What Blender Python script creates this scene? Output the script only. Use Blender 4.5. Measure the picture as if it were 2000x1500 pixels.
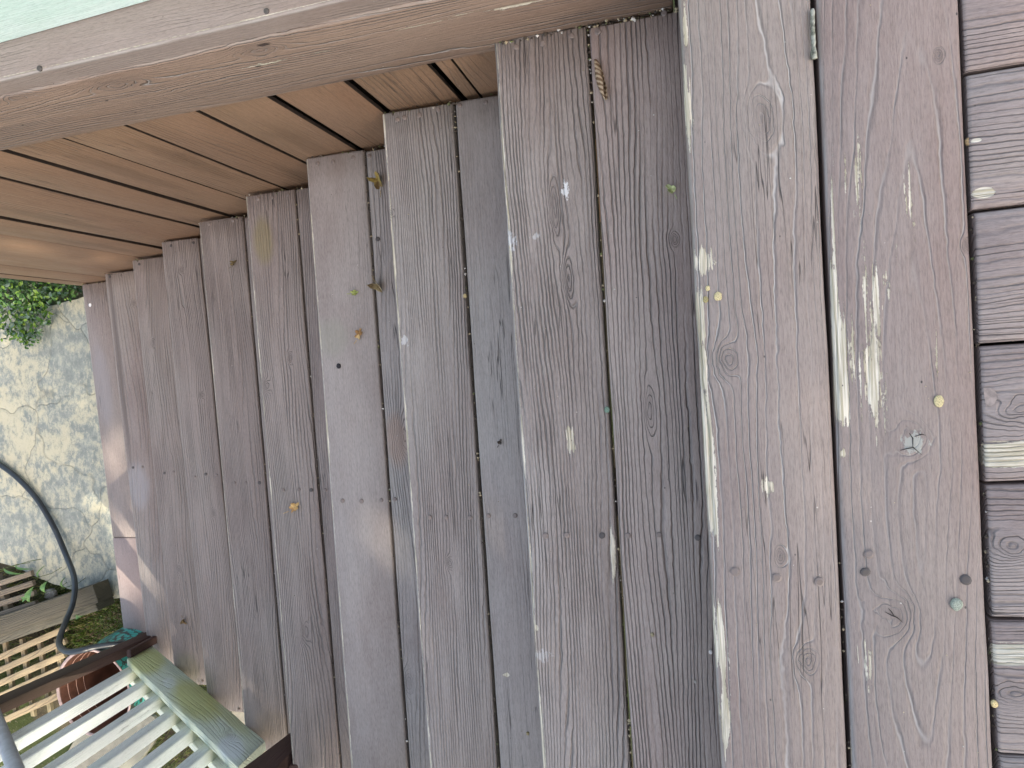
import bpy, bmesh, math, random
import numpy as np
from mathutils import Vector, Matrix, noise as mnoise
random.seed(11)
scene = bpy.context.scene
for o in list(bpy.data.objects): bpy.data.objects.remove(o)
COL = scene.collection

# ------------------------------------------------------------------ camera
CR = [[0.96868287, -0.06815008, -0.23876573],
      [0.05751384, 0.99702878, -0.05124235],
      [0.24154847, 0.03590525, 0.96972426]]          # world -> camera axes
CAM = Vector((-0.0175, -0.4731, 0.9132)); F = 1358.18  # focal length in pixels of a 2000 px wide frame
cam_data = bpy.data.cameras.new('camera'); cam = bpy.data.objects.new('camera', cam_data); COL.objects.link(cam)
cam.matrix_world = Matrix.Translation(CAM) @ Matrix(CR).transposed().to_4x4()
cam_data.sensor_width = 36.0; cam_data.lens = F / 2000 * 36
cam_data.clip_start = 0.02; cam_data.clip_end = 500
scene.camera = cam

# ------------------------------------------------------------------ light
SUN_EL, SUN_AZ = math.radians(52), math.atan2(-0.80, 0.60)      # azimuth of the direction TO the sun, from +X
S = Vector((math.cos(SUN_EL)*math.cos(SUN_AZ), math.cos(SUN_EL)*math.sin(SUN_AZ), math.sin(SUN_EL)))
world = bpy.data.worlds.new('World'); scene.world = world; world.use_nodes = True
wn = world.node_tree; bg = wn.nodes['Background']
sky = wn.nodes.new('ShaderNodeTexSky'); sky.sky_type = 'NISHITA'; sky.sun_disc = False
sky.sun_elevation = SUN_EL; sky.sun_rotation = math.pi/2 - SUN_AZ
sky.air_density = 1.0; sky.dust_density = 4.0; sky.ozone_density = 0.3
wb = wn.nodes.new('ShaderNodeMix'); wb.data_type = 'RGBA'; wb.blend_type = 'MULTIPLY'; wb.inputs[0].default_value = 1.0
wb.inputs[7].default_value = (1.0, 0.94, 0.845, 1)      # even tint over the whole sky: the camera's warm white balance
wn.links.new(sky.outputs[0], wb.inputs[6]); wn.links.new(wb.outputs[2], bg.inputs[0]); bg.inputs[1].default_value = 0.15
sl = bpy.data.lights.new('sun', 'SUN'); sl.energy = 2.0; sl.angle = math.radians(0.8); sl.color = (1.0, 0.90, 0.76)
sun = bpy.data.objects.new('sun', sl); COL.objects.link(sun); sun.rotation_euler = S.to_track_quat('Z', 'Y').to_euler()
sun.location = (3, -4, 6)
vs = scene.view_settings; vs.view_transform = 'Standard'; vs.look = 'None'; vs.gamma = 1.0; vs.exposure = 1.82
scene.render.engine = 'CYCLES'

# ------------------------------------------------------------------ measuring helpers
def ray(u, v):
    d = ((u-1000)/F, -(v-750)/F, -1.0)
    return Vector([sum(CR[i][j]*d[i] for i in range(3)) for j in range(3)])
def onZ(u, v, z):
    d = ray(u, v); return CAM + d*((z-CAM.z)/d.z)
def onY(u, v, y, s=0.0, x0=0.0):
    d = ray(u, v); return CAM + d*((y+s*(CAM.x-x0)-CAM.y)/(d.y-s*d.x))
WY, WS, WX = 0.03, 0.0208, -0.28                     # the plank wall's plane
def wallY(x): return WY + WS*(x-WX)
def onW(u, v, off=0.0): return onY(u, v, WY+off, WS, WX)

# ------------------------------------------------------------------ object helpers
def tag(o, label=None, cat=None, group=None, kind=None):
    if label: o['label'] = label
    if cat: o['category'] = cat
    if group: o['group'] = group
    if kind: o['kind'] = kind
    return o
def thing(name, loc, label, cat, group=None):
    o = bpy.data.objects.new(name, None); o.empty_display_size = 0.05; o.location = loc; COL.objects.link(o)
    return tag(o, label, cat, group)
def link(name, me, parent=None, origin=None):
    o = bpy.data.objects.new(name, me); COL.objects.link(o)
    if parent is not None:
        o.parent = parent
    return o
def wpos(o):
    p = Vector(o.location); q = o.parent
    while q is not None: p = p + Vector(q.location); q = q.parent
    return p
def meshobj(name, verts, faces, mat, parent=None, uvs=None, smooth=False, origin=None, mats=None, midx=None):
    """verts in world space; the object's own origin is put at its first vertex's centre"""
    org = Vector(origin) if origin is not None else sum((Vector(v) for v in verts), Vector())/len(verts)
    me = bpy.data.meshes.new(name)
    me.from_pydata([tuple(Vector(v)-org) for v in verts], [], faces)
    if uvs is not None:
        l = me.uv_layers.new(name='UVMap')
        flat = [c for f in uvs for p in f for c in p]
        l.data.foreach_set('uv', flat)
    if mats:
        for m in mats: me.materials.append(m)
        me.polygons.foreach_set('material_index', midx)
    elif mat: me.materials.append(mat)
    if smooth: me.polygons.foreach_set('use_smooth', [True]*len(me.polygons))
    me.update()
    o = link(name, me, parent)
    o.location = org - (wpos(parent) if parent is not None else Vector())
    return o

# ------------------------------------------------------------------ node maths
class G:
    def __init__(s, mat): s.m = mat; s.nt = mat.node_tree; s.n = s.nt.nodes; s.l = s.nt.links
    def put(s, sock, v):
        if isinstance(v, E): s.l.new(v.s, sock)
        elif isinstance(v, bpy.types.NodeSocket): s.l.new(v, sock)
        elif isinstance(v, (tuple, list)) and sock.type == 'RGBA': sock.default_value = tuple(v)+(1,)*(4-len(v))
        else: sock.default_value = v
    def math(s, op, a, b=0.0, c=None, clamp=False):
        n = s.n.new('ShaderNodeMath'); n.operation = op; n.use_clamp = clamp
        s.put(n.inputs[0], a); s.put(n.inputs[1], b)
        if c is not None: s.put(n.inputs[2], c)
        return E(s, n.outputs[0])
    def xyz(s, x, y, z=0.0):
        n = s.n.new('ShaderNodeCombineXYZ'); s.put(n.inputs[0], x); s.put(n.inputs[1], y); s.put(n.inputs[2], z); return n.outputs[0]
    def sep(s, v):
        n = s.n.new('ShaderNodeSeparateXYZ'); s.l.new(v, n.inputs[0]); return [E(s, o) for o in n.outputs]
    def noise(s, vec, scale=1.0, detail=2.0, rough=0.5, dist=0.0):
        n = s.n.new('ShaderNodeTexNoise'); s.l.new(vec, n.inputs['Vector'])
        n.inputs['Scale'].default_value = scale; n.inputs['Detail'].default_value = detail
        n.inputs['Roughness'].default_value = rough; n.inputs['Distortion'].default_value = dist
        return E(s, n.outputs['Fac'])
    def vor(s, vec, scale=1.0, feat='F1', out='Distance', rnd=1.0):
        n = s.n.new('ShaderNodeTexVoronoi'); n.feature = feat; s.l.new(vec, n.inputs['Vector'])
        n.inputs['Scale'].default_value = scale; n.inputs['Randomness'].default_value = rnd
        return E(s, n.outputs[out])
    def ramp(s, v, a, b, lo=0.0, hi=1.0):
        n = s.n.new('ShaderNodeMapRange'); n.interpolation_type = 'SMOOTHSTEP'
        s.put(n.inputs[0], v); s.put(n.inputs[1], a); s.put(n.inputs[2], b); s.put(n.inputs[3], lo); s.put(n.inputs[4], hi)
        return E(s, n.outputs[0])
    def mix(s, f, a, b):
        n = s.n.new('ShaderNodeMix'); n.data_type = 'RGBA'; s.put(n.inputs[0], f)
        s.put(n.inputs[6], a); s.put(n.inputs[7], b); return E(s, n.outputs[2])
    def uv(s): n = s.n.new('ShaderNodeTexCoord'); return n.outputs['UV']
    def obj(s): n = s.n.new('ShaderNodeTexCoord'); return n.outputs['Object']
    def pos(s): n = s.n.new('ShaderNodeNewGeometry'); return n.outputs['Position']
    def rnd(s): n = s.n.new('ShaderNodeObjectInfo'); return E(s, n.outputs['Random'])
    def bump(s, h, dist=0.002, strength=1.0):
        n = s.n.new('ShaderNodeBump'); n.inputs['Distance'].default_value = dist; n.inputs['Strength'].default_value = strength
        s.put(n.inputs['Height'], h); return n.outputs[0]
    def out(s, col, rough=0.6, normal=None, spec=0.5, **kw):
        b = s.n['Principled BSDF']; s.put(b.inputs['Base Color'], col); s.put(b.inputs['Roughness'], rough)
        b.inputs['Specular IOR Level'].default_value = spec
        if normal is not None: s.l.new(normal, b.inputs['Normal'])
        for k, v in kw.items(): s.put(b.inputs[k], v)
class E:
    def __init__(s, g, sock): s.g = g; s.s = sock
    def __add__(s, o): return s.g.math('ADD', s, o)
    __radd__ = __add__
    def __sub__(s, o): return s.g.math('SUBTRACT', s, o)
    def __rsub__(s, o): return s.g.math('SUBTRACT', o, s)
    def __mul__(s, o): return s.g.math('MULTIPLY', s, o)
    __rmul__ = __mul__
    def __truediv__(s, o): return s.g.math('DIVIDE', s, o)
    def pow(s, o): return s.g.math('POWER', s, o)
    def max(s, o): return s.g.math('MAXIMUM', s, o)
    def min(s, o): return s.g.math('MINIMUM', s, o)
    def sin(s): return s.g.math('SINE', s)
    def abs(s): return s.g.math('ABSOLUTE', s)
    def exp(s): return s.g.math('EXPONENT', s)
def newmat(name):
    m = bpy.data.materials.new(name); m.use_nodes = True; return G(m)

def wood(name, colA, colB, freq=130, seed=0, knots=(), chips=(), stains=(), edge=0.0, worn_glint=0.0, depth=0.0011,
         groove=0.45, light=0.0, rough=0.55, specks=0.3, warp=0.02, smooth=0.25, grain_amt=1.0, width=0.14, cream=(0.72, 0.67, 0.55),
         cath=None, tint=None):
    """Painted, weathered board.  UV in metres: u across the board, v along it.  Rings = contours of a warped field, eroded
    between latewood ridges; knots push the rings apart; chips are places where the paint has come off."""
    g = newmat(name); U, V, _ = g.sep(g.uv())
    sd = seed*7.31
    low = g.noise(g.xyz(U*2.5+sd, V*0.9, sd), 1.0, 2.0, 0.5)
    mid = g.noise(g.xyz(U*16+sd, V*2.6+sd, sd*1.3), 1.0, 2.0, 0.5)
    fine = g.noise(g.xyz(U*48, V*30+sd, sd), 1.0, 2.0, 0.6)
    band = g.noise(g.xyz(U*14+sd, V*0.8, sd+55), 1.0, 2.0, 0.5)
    u0 = U
    if cath:
        a_, b_ = (U-cath[0]), (V-cath[1])*cath[2]
        u0 = (a_*a_+b_*b_+0.00002).pow(0.5)
    u = u0 + (low-0.5)*warp*4.5 + (mid-0.5)*warp*0.8 + (fine-0.5)*0.0042 + (band-0.5)*0.055
    core = None; ring = None
    for (ku, kv, su, sv) in knots:
        du = (U-ku)/su + (fine-0.5)*0.9 + (mid-0.5)*0.8; dv = (V-kv)/sv + (mid-0.5)*0.9
        r2 = du*du + dv*dv
        ga = (r2*-1.0).exp()
        u = u - (U-ku)*ga*0.62
        wide = (r2*-0.22).exp()
        u = u - g.math('SIGN', U-ku)*(1-((U-ku).abs()/su*-1.2).exp())*wide*su*0.28
        c = (r2*-2.0).exp()
        ring = c if ring is None else ring + c
    vf = g.noise(g.xyz(U*7+sd*2, V*0.55, 3.0+sd), 1.0, 1.0)
    s = u*freq + (vf-0.5)*freq*0.085*1.2
    if ring is not None: s = s + ring*3.6
    w = (s*math.pi).sin().abs()                         # 0 in the middle of a groove
    gwid = g.noise(g.xyz(U*60, V*4.0, sd+12), 1.0, 2.0)
    gr = g.ramp(w, 0.0, g.ramp(gwid, 0.3, 0.7, 0.30, 0.85), 1.0, 0.0)   # 1 in a groove
    patchy = g.noise(g.xyz(U*9, V*2.2, sd+9), 1.0, 3.0, 0.6)
    act = g.ramp(patchy, smooth, smooth+0.32)*grain_amt
    gdepth = g.noise(g.xyz(U*40, V*3.0, sd+2), 1.0, 2.0)
    gr = gr*act*g.ramp(gdepth, 0.28, 0.65, 0.12, 1.0)
    fib = g.noise(g.xyz(U*420, V*11, sd), 1.0, 3.0, 0.65)
    cr = g.noise(g.xyz(U*900, V*220, sd), 1.0, 2.0, 0.7)
    crack = g.ramp((g.noise(g.xyz(U*70, V*1.6, sd+20), 1.0, 2.0, 0.55)-0.5).abs(), 0.0, 0.008, 1.0, 0.0)*g.ramp(g.noise(g.xyz(U*8, V*3, sd+31), 1.0, 1.0), 0.56, 0.66)
    # colour
    tone = g.noise(g.xyz(U*5, V*1.7, sd+4), 1.0, 4.0, 0.6)
    c = g.mix(g.ramp(tone, 0.35, 0.65), colA, colB)
    blot = g.noise(g.xyz(U*22, V*7, sd+40), 1.0, 5.0, 0.7)
    big = g.noise(g.xyz(U*3, V*1.1, sd+77), 1.0, 3.0, 0.6)
    c = g.mix(g.ramp(big, 0.48, 0.66, 0.0, 0.5), c, (colB[0]*.95, colB[1]*1.04, colB[2]*1.02))
    micro = g.noise(g.xyz(U*700, V*90, sd+60), 1.0, 3.0, 0.7)
    c = g.mix(g.ramp(blot, 0.3, 0.75, 0.0, 0.55), c, tuple(min(.9, q*1.07+.012) for q in colB))
    c = g.mix(g.ramp(fib, 0.3, 0.7, 0.0, 0.30), c, tuple(q*.62 for q in colA))
    c = g.mix(g.ramp(micro, 0.35, 0.7, 0.0, 0.22), c, tuple(min(.92, q*1.5+.01) for q in colB))
    c = g.mix(g.ramp(micro, 0.5, 0.3, 0.0, 0.30), c, tuple(q*.35 for q in colB))
    c = g.mix(g.math('MINIMUM', gr*groove*1.25, 0.92), c, (0.045, 0.036, 0.033))
    c = g.mix(crack*0.8, c, (0.03, 0.024, 0.022))
    if light > 0:
        rid = g.ramp(w, 0.0, 0.30, 1.0, 0.0)*act
        c = g.mix(rid*light*g.ramp(gdepth, 0.3, 0.7, 0.15, 1.0), c, (0.48, 0.455, 0.42))
    if ring is not None:
        c = g.mix(g.math('MULTIPLY', g.math('MINIMUM', ring, 1.0), 0.28), c, (0.09, 0.07, 0.065))
    if tint:
        for (tu, tv, su, sv, col, amt) in tint:
            du = (U-tu)/su; dv = (V-tv)/sv
            mk = (((du*du+dv*dv)*-1.0).exp() + (blot-0.5)*0.5)
            c = g.mix(g.ramp(mk, 0.25, 0.75, 0.0, amt), c, col)
    chip = None
    streak = g.noise(g.xyz(U*170, V*6, sd+6), 1.0, 5.0, 0.62)
    rag = g.noise(g.xyz(U*260, V*120, sd+8), 1.0, 4.0, 0.7)
    for (pu, pv, su, sv, dens) in chips:
        du = (U-pu)/su; dv = (V-pv)/sv; r2 = du*du+dv*dv
        m = (r2*-0.9).exp()*dens*1.05 + (streak-0.5)*2.3 + (rag-0.5)*0.75 + w*0.14
        m = g.ramp(m, 0.60, 0.66)*g.ramp(r2 + (streak-0.5)*2.5, 1.6, 2.2, 1.0, 0.0)
        chip = m if chip is None else chip.max(m)
    if edge > 0:
        wv = g.noise(g.xyz(0.0, V*5.5, sd+15), 1.0, 4.0, 0.65)
        lim = g.ramp(wv, 0.40, 0.70, 0.0, 1.0)*(0.014*edge)
        m = g.ramp((U-0.004).abs() + (rag-0.5)*0.004 - lim, -0.0008, 0.0008, 1.0, 0.0)
        chip = m if chip is None else chip.max(m)
    if worn_glint > 0:
        em = g.ramp(U, 0.0, 0.0055, 1.0, 0.0)*g.ramp(U, -0.006, -0.001, 0.0, 1.0)
        wv2 = g.noise(g.xyz(0.0, V*9, sd+18), 1.0, 3.0, 0.6)
        c = g.mix(em*g.ramp(wv2, 0.3, 0.6, 0.25, 0.9)*worn_glint, c, (0.42, 0.41, 0.385))  # worn edge and its sky highlight painted as one pale line
    if chip is not None:
        cc = g.mix(g.ramp(fib, 0.35, 0.62), cream, (cream[0]*0.55, cream[1]*0.53, cream[2]*0.45))
        cc = g.mix(g.ramp(blot, 0.55, 0.7, 0, 0.45), cc, (0.30, 0.27, 0.20))
        c = g.mix(chip, c, cc)
    for (pu, pv, su, sv, col, amt) in stains:
        du = (U-pu)/su; dv = (V-pv)/sv
        m = ((du*du+dv*dv)*-1.0).exp() + (rag-0.5)*2.2 + (streak-0.5)*0.9 - 0.08
        c = g.mix(g.ramp(m, 0.5, 0.66, 0.0, amt), c, col)
    if specks > 0:
        vd = g.vor(g.xyz(U*60, V*60, sd), 1.0); pick = g.vor(g.xyz(U*60, V*60, sd), 1.0, out='Color')
        sp = g.ramp(vd, 0.05, 0.085, 1.0, 0.0)*g.ramp(pick, 0.80, 0.82)
        c = g.mix(sp*specks, c, (0.60, 0.57, 0.5))
        vd2 = g.vor(g.xyz(U*75+3, V*48, sd), 1.0); pk2 = g.vor(g.xyz(U*75+3, V*48, sd), 1.0, out='Color')
        c = g.mix(g.ramp(vd2, 0.06, 0.10, 1.0, 0.0)*g.ramp(pk2, 0.82, 0.84)*specks*1.4, c, (0.035, 0.03, 0.028))
    h = (1-gr)*1.0 + fib*0.28 + cr*0.18 + mid*0.6 - crack*0.9
    if ring is not None: h = h - ring*0.25
    if chip is not None: h = h - chip*0.35
    g.out(c, g.ramp(fib*0.5+blot*0.5, 0.3, 0.7, rough-0.10, rough+0.12), g.bump(h, depth*1.7), 0.5)
    return g.m

def flat(name, col, rough=0.6, var=0.25, scale=30, bump=0.0005, col2=None, spec=0.5, metal=0.0):
    g = newmat(name); p = g.obj()
    n = g.noise(p, scale, 4.0, 0.6); n2 = g.noise(p, scale*0.22, 3.0, 0.6)
    a = tuple(x*(1-var) for x in col); b = tuple(min(1, x*(1+var)) for x in col)
    c = g.mix(g.ramp(n, 0.3, 0.7), a, b)
    if col2: c = g.mix(g.ramp(n2, 0.42, 0.62), c, col2)
    g.out(c, rough, g.bump(n, bump) if bump else None, spec, Metallic=metal); return g.m

# ------------------------------------------------------------------ board mesh
def board(name, c00, c01, c10, c11, N, thick, mat, parent=None, rad=0.005, nseg=14, wob=0.0006, end_wob=0.0015, seed=0, endround=0.003, uv0=(0, 0), edge_mat=None):
    """A plank with rounded long edges. c00/c01 left edge at start/end, c10/c11 right edge; N the upward normal of its face."""
    c00, c01, c10, c11, N = map(Vector, (c00, c01, c10, c11, N)); N.normalize()
    W = (c10-c00).length; L = ((c01-c00).length+(c11-c10).length)/2
    r = min(rad, thick*0.45, W*0.3)
    prof = []                       # (u in metres, depth below face, uv-u)
    prof.append((0.0, thick, -thick)); prof.append((0.0, r, -r*0.6))
    prof.append((r*0.29, r*0.29, r*0.25)); prof.append((r, 0.0, r))
    prof.append((W*0.5, 0.0, W*0.5))
    prof.append((W-r, 0.0, W-r)); prof.append((W-r*0.29, r*0.29, W-r*0.25)); prof.append((W, r, W+r*0.6)); prof.append((W, thick, W+thick))
    ts = [0.0, endround/L] + [i/nseg for i in range(1, nseg)] + [1-endround/L, 1.0]
    P = len(prof); verts = []; info = []
    for i, t in enumerate(ts):
        a = c00.lerp(c01, t); b = c10.lerp(c11, t); A = (b-a)/max(W, 1e-6)
        Ld = (c01-c00).normalized()
        drop = endround*0.8 if i in (0, len(ts)-1) else 0.0
        for k, (uu, d, uc) in enumerate(prof):
            jl = mnoise.noise(Vector((t*L*9, seed*3.1, 1.7)))*wob*2 if k <= 3 else 0
            jr = mnoise.noise(Vector((t*L*9, seed*5.3, 9.7)))*wob*2 if k >= P-4 else 0
            jz = mnoise.noise(Vector((t*L*5, uu*20, seed+4.0)))*wob
            p = a + A*(uu+jl+jr) - N*(d - jz + (drop if 0 < k < P-1 else 0))
            if i in (0, len(ts)-1):
                p += Ld*mnoise.noise(Vector((uu*60, seed*1.7, i)))*end_wob
            verts.append(p); info.append((uc+uv0[0], t*L+uv0[1]))
    faces = []; uvs = []
    for i in range(len(ts)-1):
        for k in range(P-1):
            q = (i*P+k, i*P+k+1, (i+1)*P+k+1, (i+1)*P+k); faces.append(q); uvs.append([info[j] for j in q])
        q = (i*P+P-1, i*P, (i+1)*P, (i+1)*P+P-1); faces.append(q); uvs.append([info[j] for j in q])
    q = tuple(range(P)); faces.append(q); uvs.append([(info[j][0], -prof[j][1]*0.3) for j in q])
    q = tuple((len(ts)-1)*P+P-1-k for k in range(P)); faces.append(q); uvs.append([(info[j][0], info[j][1]) for j in q])
    ctr = (c00+c01+c10+c11)/4
    me_o = meshobj(name, verts, faces, mat, parent, uvs, smooth=False, origin=ctr)
    # consistent normals
    bm = bmesh.new(); bm.from_mesh(me_o.data); bmesh.ops.recalc_face_normals(bm, faces=bm.faces); bm.to_mesh(me_o.data); bm.free()
    me_o.data.polygons.foreach_set('use_smooth', [abs(pl.normal.dot(N)) > 0.25 and len(pl.vertices) == 4 for pl in me_o.data.polygons])
    if edge_mat:
        me_o.data.materials.append(edge_mat); A0 = (c10-c00).normalized()
        for pl in me_o.data.polygons:
            if abs(pl.normal.dot(A0)) > .8 and len(pl.vertices) == 4: pl.material_index = 1
    return me_o
def uvof(c00, c01, c10, c11, P):
    """board-local metres (u, v) of a world point on the board"""
    c00, c01, c10, c11, P = map(Vector, (c00, c01, c10, c11, P))
    Ld = (c01-c00).normalized(); v = (P-c00).dot(Ld); t = v/(c01-c00).length
    a = c00.lerp(c01, t); b = c10.lerp(c11, t); A = (b-a).normalized()
    return (P-a).dot(A), v
def sweep(name, pts, rad, mat, parent=None, n=8, radii=None, smooth=True):
    pts = [Vector(p) for p in pts]; verts = []; faces = []; up = Vector((0, 0, 1))
    for i, p in enumerate(pts):
        d = (pts[min(i+1, len(pts)-1)]-pts[max(i-1, 0)]).normalized()
        a = d.cross(up); a = a.normalized() if a.length > 1e-3 else Vector((1, 0, 0)); b = a.cross(d)
        r = radii[i] if radii else rad
        for k in range(n):
            th = 2*math.pi*k/n; verts.append(p+a*math.cos(th)*r+b*math.sin(th)*r)
    for i in range(len(pts)-1):
        for k in range(n): faces.append((i*n+k, i*n+(k+1) % n, (i+1)*n+(k+1) % n, (i+1)*n+k))
    faces.append(tuple(range(n-1, -1, -1))); faces.append(tuple((len(pts)-1)*n+k for k in range(n)))
    return meshobj(name, verts, faces, mat, parent, smooth=smooth)
def catmull(P, n=6):
    P = [Vector(p) for p in P]; out = []
    for i in range(len(P)-1):
        a, b, c, d = P[max(i-1, 0)], P[i], P[i+1], P[min(i+2, len(P)-1)]
        for k in range(n):
            t = k/n; out.append(0.5*((2*b)+(c-a)*t+(2*a-5*b+4*c-d)*t*t+(3*b-3*c+d-a)*t**3))
    out.append(P[-1]); return out

# nail heads share one mesh
def nail_mesh():
    n = 10; vs_ = []; fs = []
    for (r, z) in ((1.0, 0.0), (0.95, 0.45), (0.6, 0.62)):
        for k in range(n): vs_.append((r*math.cos(2*math.pi*k/n), r*math.sin(2*math.pi*k/n), z))
    for j in range(2):
        for k in range(n): fs.append((j*n+k, j*n+(k+1) % n, (j+1)*n+(k+1) % n, (j+1)*n+k))
    fs.append(tuple(2*n+k for k in range(n)))
    me = bpy.data.meshes.new('nail'); me.from_pydata(vs_, [], fs); return me
NAIL = [nail_mesh(), nail_mesh()]
NAIL[0].materials.append(flat('nail_painted', (0.19, 0.155, 0.135), 0.32, 0.2, 200, 0))
NAIL[1].materials.append(flat('nail_rusty', (0.075, 0.065, 0.06), 0.5, 0.3, 300, 0))
def nail(parent, P, r=0.0042, kind=0):
    r *= 1.12
    o = link('nail', NAIL[kind], parent); o.location = Vector(P)-wpos(parent)+Vector((0, 0, -0.0007)); o.scale = (r, r*random.uniform(.85, 1.1), 0.0046)
    o.rotation_euler = (random.uniform(-.12, .12), random.uniform(-.12, .12), random.uniform(0, 6)); return o

# ------------------------------------------------------------------ THE DECK
G_A = (0.205, 0.148, 0.127); G_B = (0.262, 0.220, 0.194)      # brown-mauve paint: fresher / chalked
deck = thing('wooden_deck', (0.5, -0.6, 0), 'mauve brown deck at the head of the stairs, two long boards then short cross boards', 'deck')
def line_on(z, pts):
    """straight world line X(Y) through measured points of a level z"""
    W = [onZ(u, v, z) for u, v in pts]; ys = np.array([w.y for w in W]); xs = np.array([w.x for w in W])
    k, b = np.polyfit(ys, xs, 1); return lambda y: k*y+b
dl = line_on(0, [(1317, 0), (1345, 250), (1358, 510), (1382, 960), (1405, 1500)])
d1 = line_on(0, [(1586, 0), (1608, 510), (1631, 980), (1657, 1490)])
d2 = line_on(0, [(1594, 0), (1620, 510), (1641, 980), (1664, 1490)])
d3 = line_on(0, [(1873, 0), (1887, 260), (1905, 700), (1926, 1100), (1940, 1500)])
d4 = line_on(0, [(1881, 0), (1897, 260), (1917, 700), (1937, 1100), (1950, 1500)])
YT, YB = 0.30, -1.60
def quadZ(l, r, z, yt, yb): return [(l(yt), yt, z), (l(yb), yb, z), (r(yt), yt, z), (r(yb), yb, z)]
def spec(q, z, items, k=None):
    out = []
    for it in items:
        u, v = uvof(*q, onZ(it[0], it[1], z)); out.append((u, v)+tuple(it[2:]))
    return out
qa = quadZ(dl, d1, 0, YT, YB)
mA = wood('deck_paint_worn_edge', G_A, G_B, 95, 1, knots=spec(qa, 0, [(1490, 232, .018, .040), (1425, 705, .020, .028), (1525, 1085, .008, .014), (1580, 1290, .016, .024), (1600, 300, .004, .01)]),
          chips=spec(qa, 0, [(1345, 210, .006, .05, .8), (1340, 60, .004, .035, .7), (1366, 620, .009, .035, 1.0), (1372, 720, .007, .03, .95), (1385, 960, .010, .085, .86), (1378, 850, .008, .06, 1.0),
                             (1405, 1250, .011, .07, .95), (1414, 1400, .010, .05, 1.05), (1376, 512, .014, .018, .82), (1502, 950, .012, .012, .55)]),
          edge=0, worn_glint=.55, groove=0.22, light=0.85, depth=0.0012, smooth=0.15, warp=.016, specks=.6)
bA = board('deck_board', *qa, (0, 0, 1), 0.036, mA, deck, rad=.006, nseg=24, seed=1)
qb = quadZ(d2, d3, 0, YT, YB)
mB = wood('deck_paint_peeling', (0.205, 0.146, 0.125), (0.258, 0.212, 0.188), 75, 2,
          knots=spec(qb, 0, [(1782, 858, .022, .034), (1755, 1200, .026, .036), (1830, 110, .006, .01), (1885, 480, .006, .01)]),
          chips=spec(qb, 0, [(1655, 700, .022, .085, .66), (1692, 740, .024, .075, .66), (1638, 770, .014, .045, 1.0), (1628, 620, .006, .10, .85), (1625, 400, .003, .12, .7), (1700, 600, .03, .10, .42),
                             (1820, 690, .012, .05, .47), (1680, 420, .02, .08, .40), (1768, 390, .01, .06, .40), (1730, 560, .006, .03, .65), (1648, 885, .006, .01, .8), (1688, 1290, .02, .05, .46), (1660, 1440, .004, .1, .8), (1910, 930, .003, .012, .8)]),
          stains=spec(qb, 0, [(1780, 866, .017, .016, (0.33, 0.34, 0.30), .9)]),
          worn_glint=.5, groove=0.34, light=0.65, depth=0.0012, smooth=0.26, warp=.018, specks=.7, cath=(.085, uvof(*qb, onZ(1770, 1020, 0))[1], .11))
bB = board('deck_board', *qb, (0, 0, 1), 0.036, mB, deck, rad=.006, nseg=24, seed=2)
# splits radiating in the bare knot
for (u0, v0, pts) in [(1780, 875, [(1758, 880), (1772, 876), (1784, 874), (1800, 888)]), (1784, 850, [(1776, 846), (1783, 856), (1783, 874)]), (1800, 850, [(1786, 853), (1800, 848), (1808, 850)]),
                      (1755, 1200, [(1728, 1195), (1742, 1202), (1752, 1206), (1764, 1216)]), (1745, 1193, [(1735, 1188), (1742, 1196), (1748, 1205)])]:
    P = [onZ(u, v, 0.0006) for u, v in pts]
    o = sweep('split', P, .0011, flat('split_dark', (0.02, 0.016, 0.014), 0.9, 0, 10, 0) if 'split_dark' not in bpy.data.materials else bpy.data.materials['split_dark'], bB, n=5, radii=[.0002]+[.0006]*(len(P)-2)+[.0002])
for (u, v, k) in [(1435, 1116, 0), (1517, 1128, 0), (1600, 1136, 0)]: nail(bA, onZ(u, v, 0.0), .0056, k)
for (u, v, k) in [(1690, 1117, 1), (1886, 1132, 1), (1697, 1082, 0)]: nail(bB, onZ(u, v, 0.0), .0056, k)
# cross boards
seams = [(1884, 142, 2000, 127), (1900, 412, 2000, 398), (1918, 674, 2000, 668), (1925, 945, 2000, 942), (1938, 1211, 2000, 1211), (1948, 1476, 2000, 1474)]
ys = [onZ(s[0], s[1], 0).y for s in seams]; ys = [ys[0]+.16, *ys, ys[-1]-.16]; slope = 0.012
cross_chips = {3: [(1975, 888, .013, .06, 1.7)], 5: [(1975, 1277, .011, .045, 1.7)], 1: [(1921, 377, .005, .009, 2.2), (1904, 275, .002, .005, 2)]}
for i in range(len(ys)-1):
    ya, yb = ys[i]-.0016, ys[i+1]+.0016
    x0 = d4((ya+yb)/2) + random.uniform(-.0015, .0015); x1 = 1.35
    q = [(x0, yb, 0), (x1, yb+slope, 0), (d4(ya)+random.uniform(-.002, .002), ya, 0), (x1, ya+slope, 0)]
    m = wood('cross_board_paint', (.25, .185, .162), (0.315, 0.268, 0.242), 125, 20+i, groove=0.42, depth=.0011, smooth=.16, warp=.012, specks=.5,
             chips=spec(q, 0, cross_chips.get(i, [])), knots=spec(q, 0, {3: [(1990, 800, .02, .03)], 4: [(1985, 1060, .02, .03)], 5: [(1990, 1350, .02, .04)]}.get(i, [])))
    b = board('cross_board', *q, (0, 0, 1), 0.036, m, deck, rad=.006, nseg=14, seed=30+i)
    if i == 3:
        g_ = flat('bare_knot', (0.25, 0.21, 0.19), 0.7, 0.3, 90, .0004)
        P = [onZ(u, v, 0.001) for u, v in [(1921, 758), (1934, 757), (1946, 766), (1949, 776), (1942, 790), (1934, 794), (1924, 788)]]
        meshobj('knot_scar', P, [tuple(range(len(P)-1, -1, -1))], g_, b)
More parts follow.
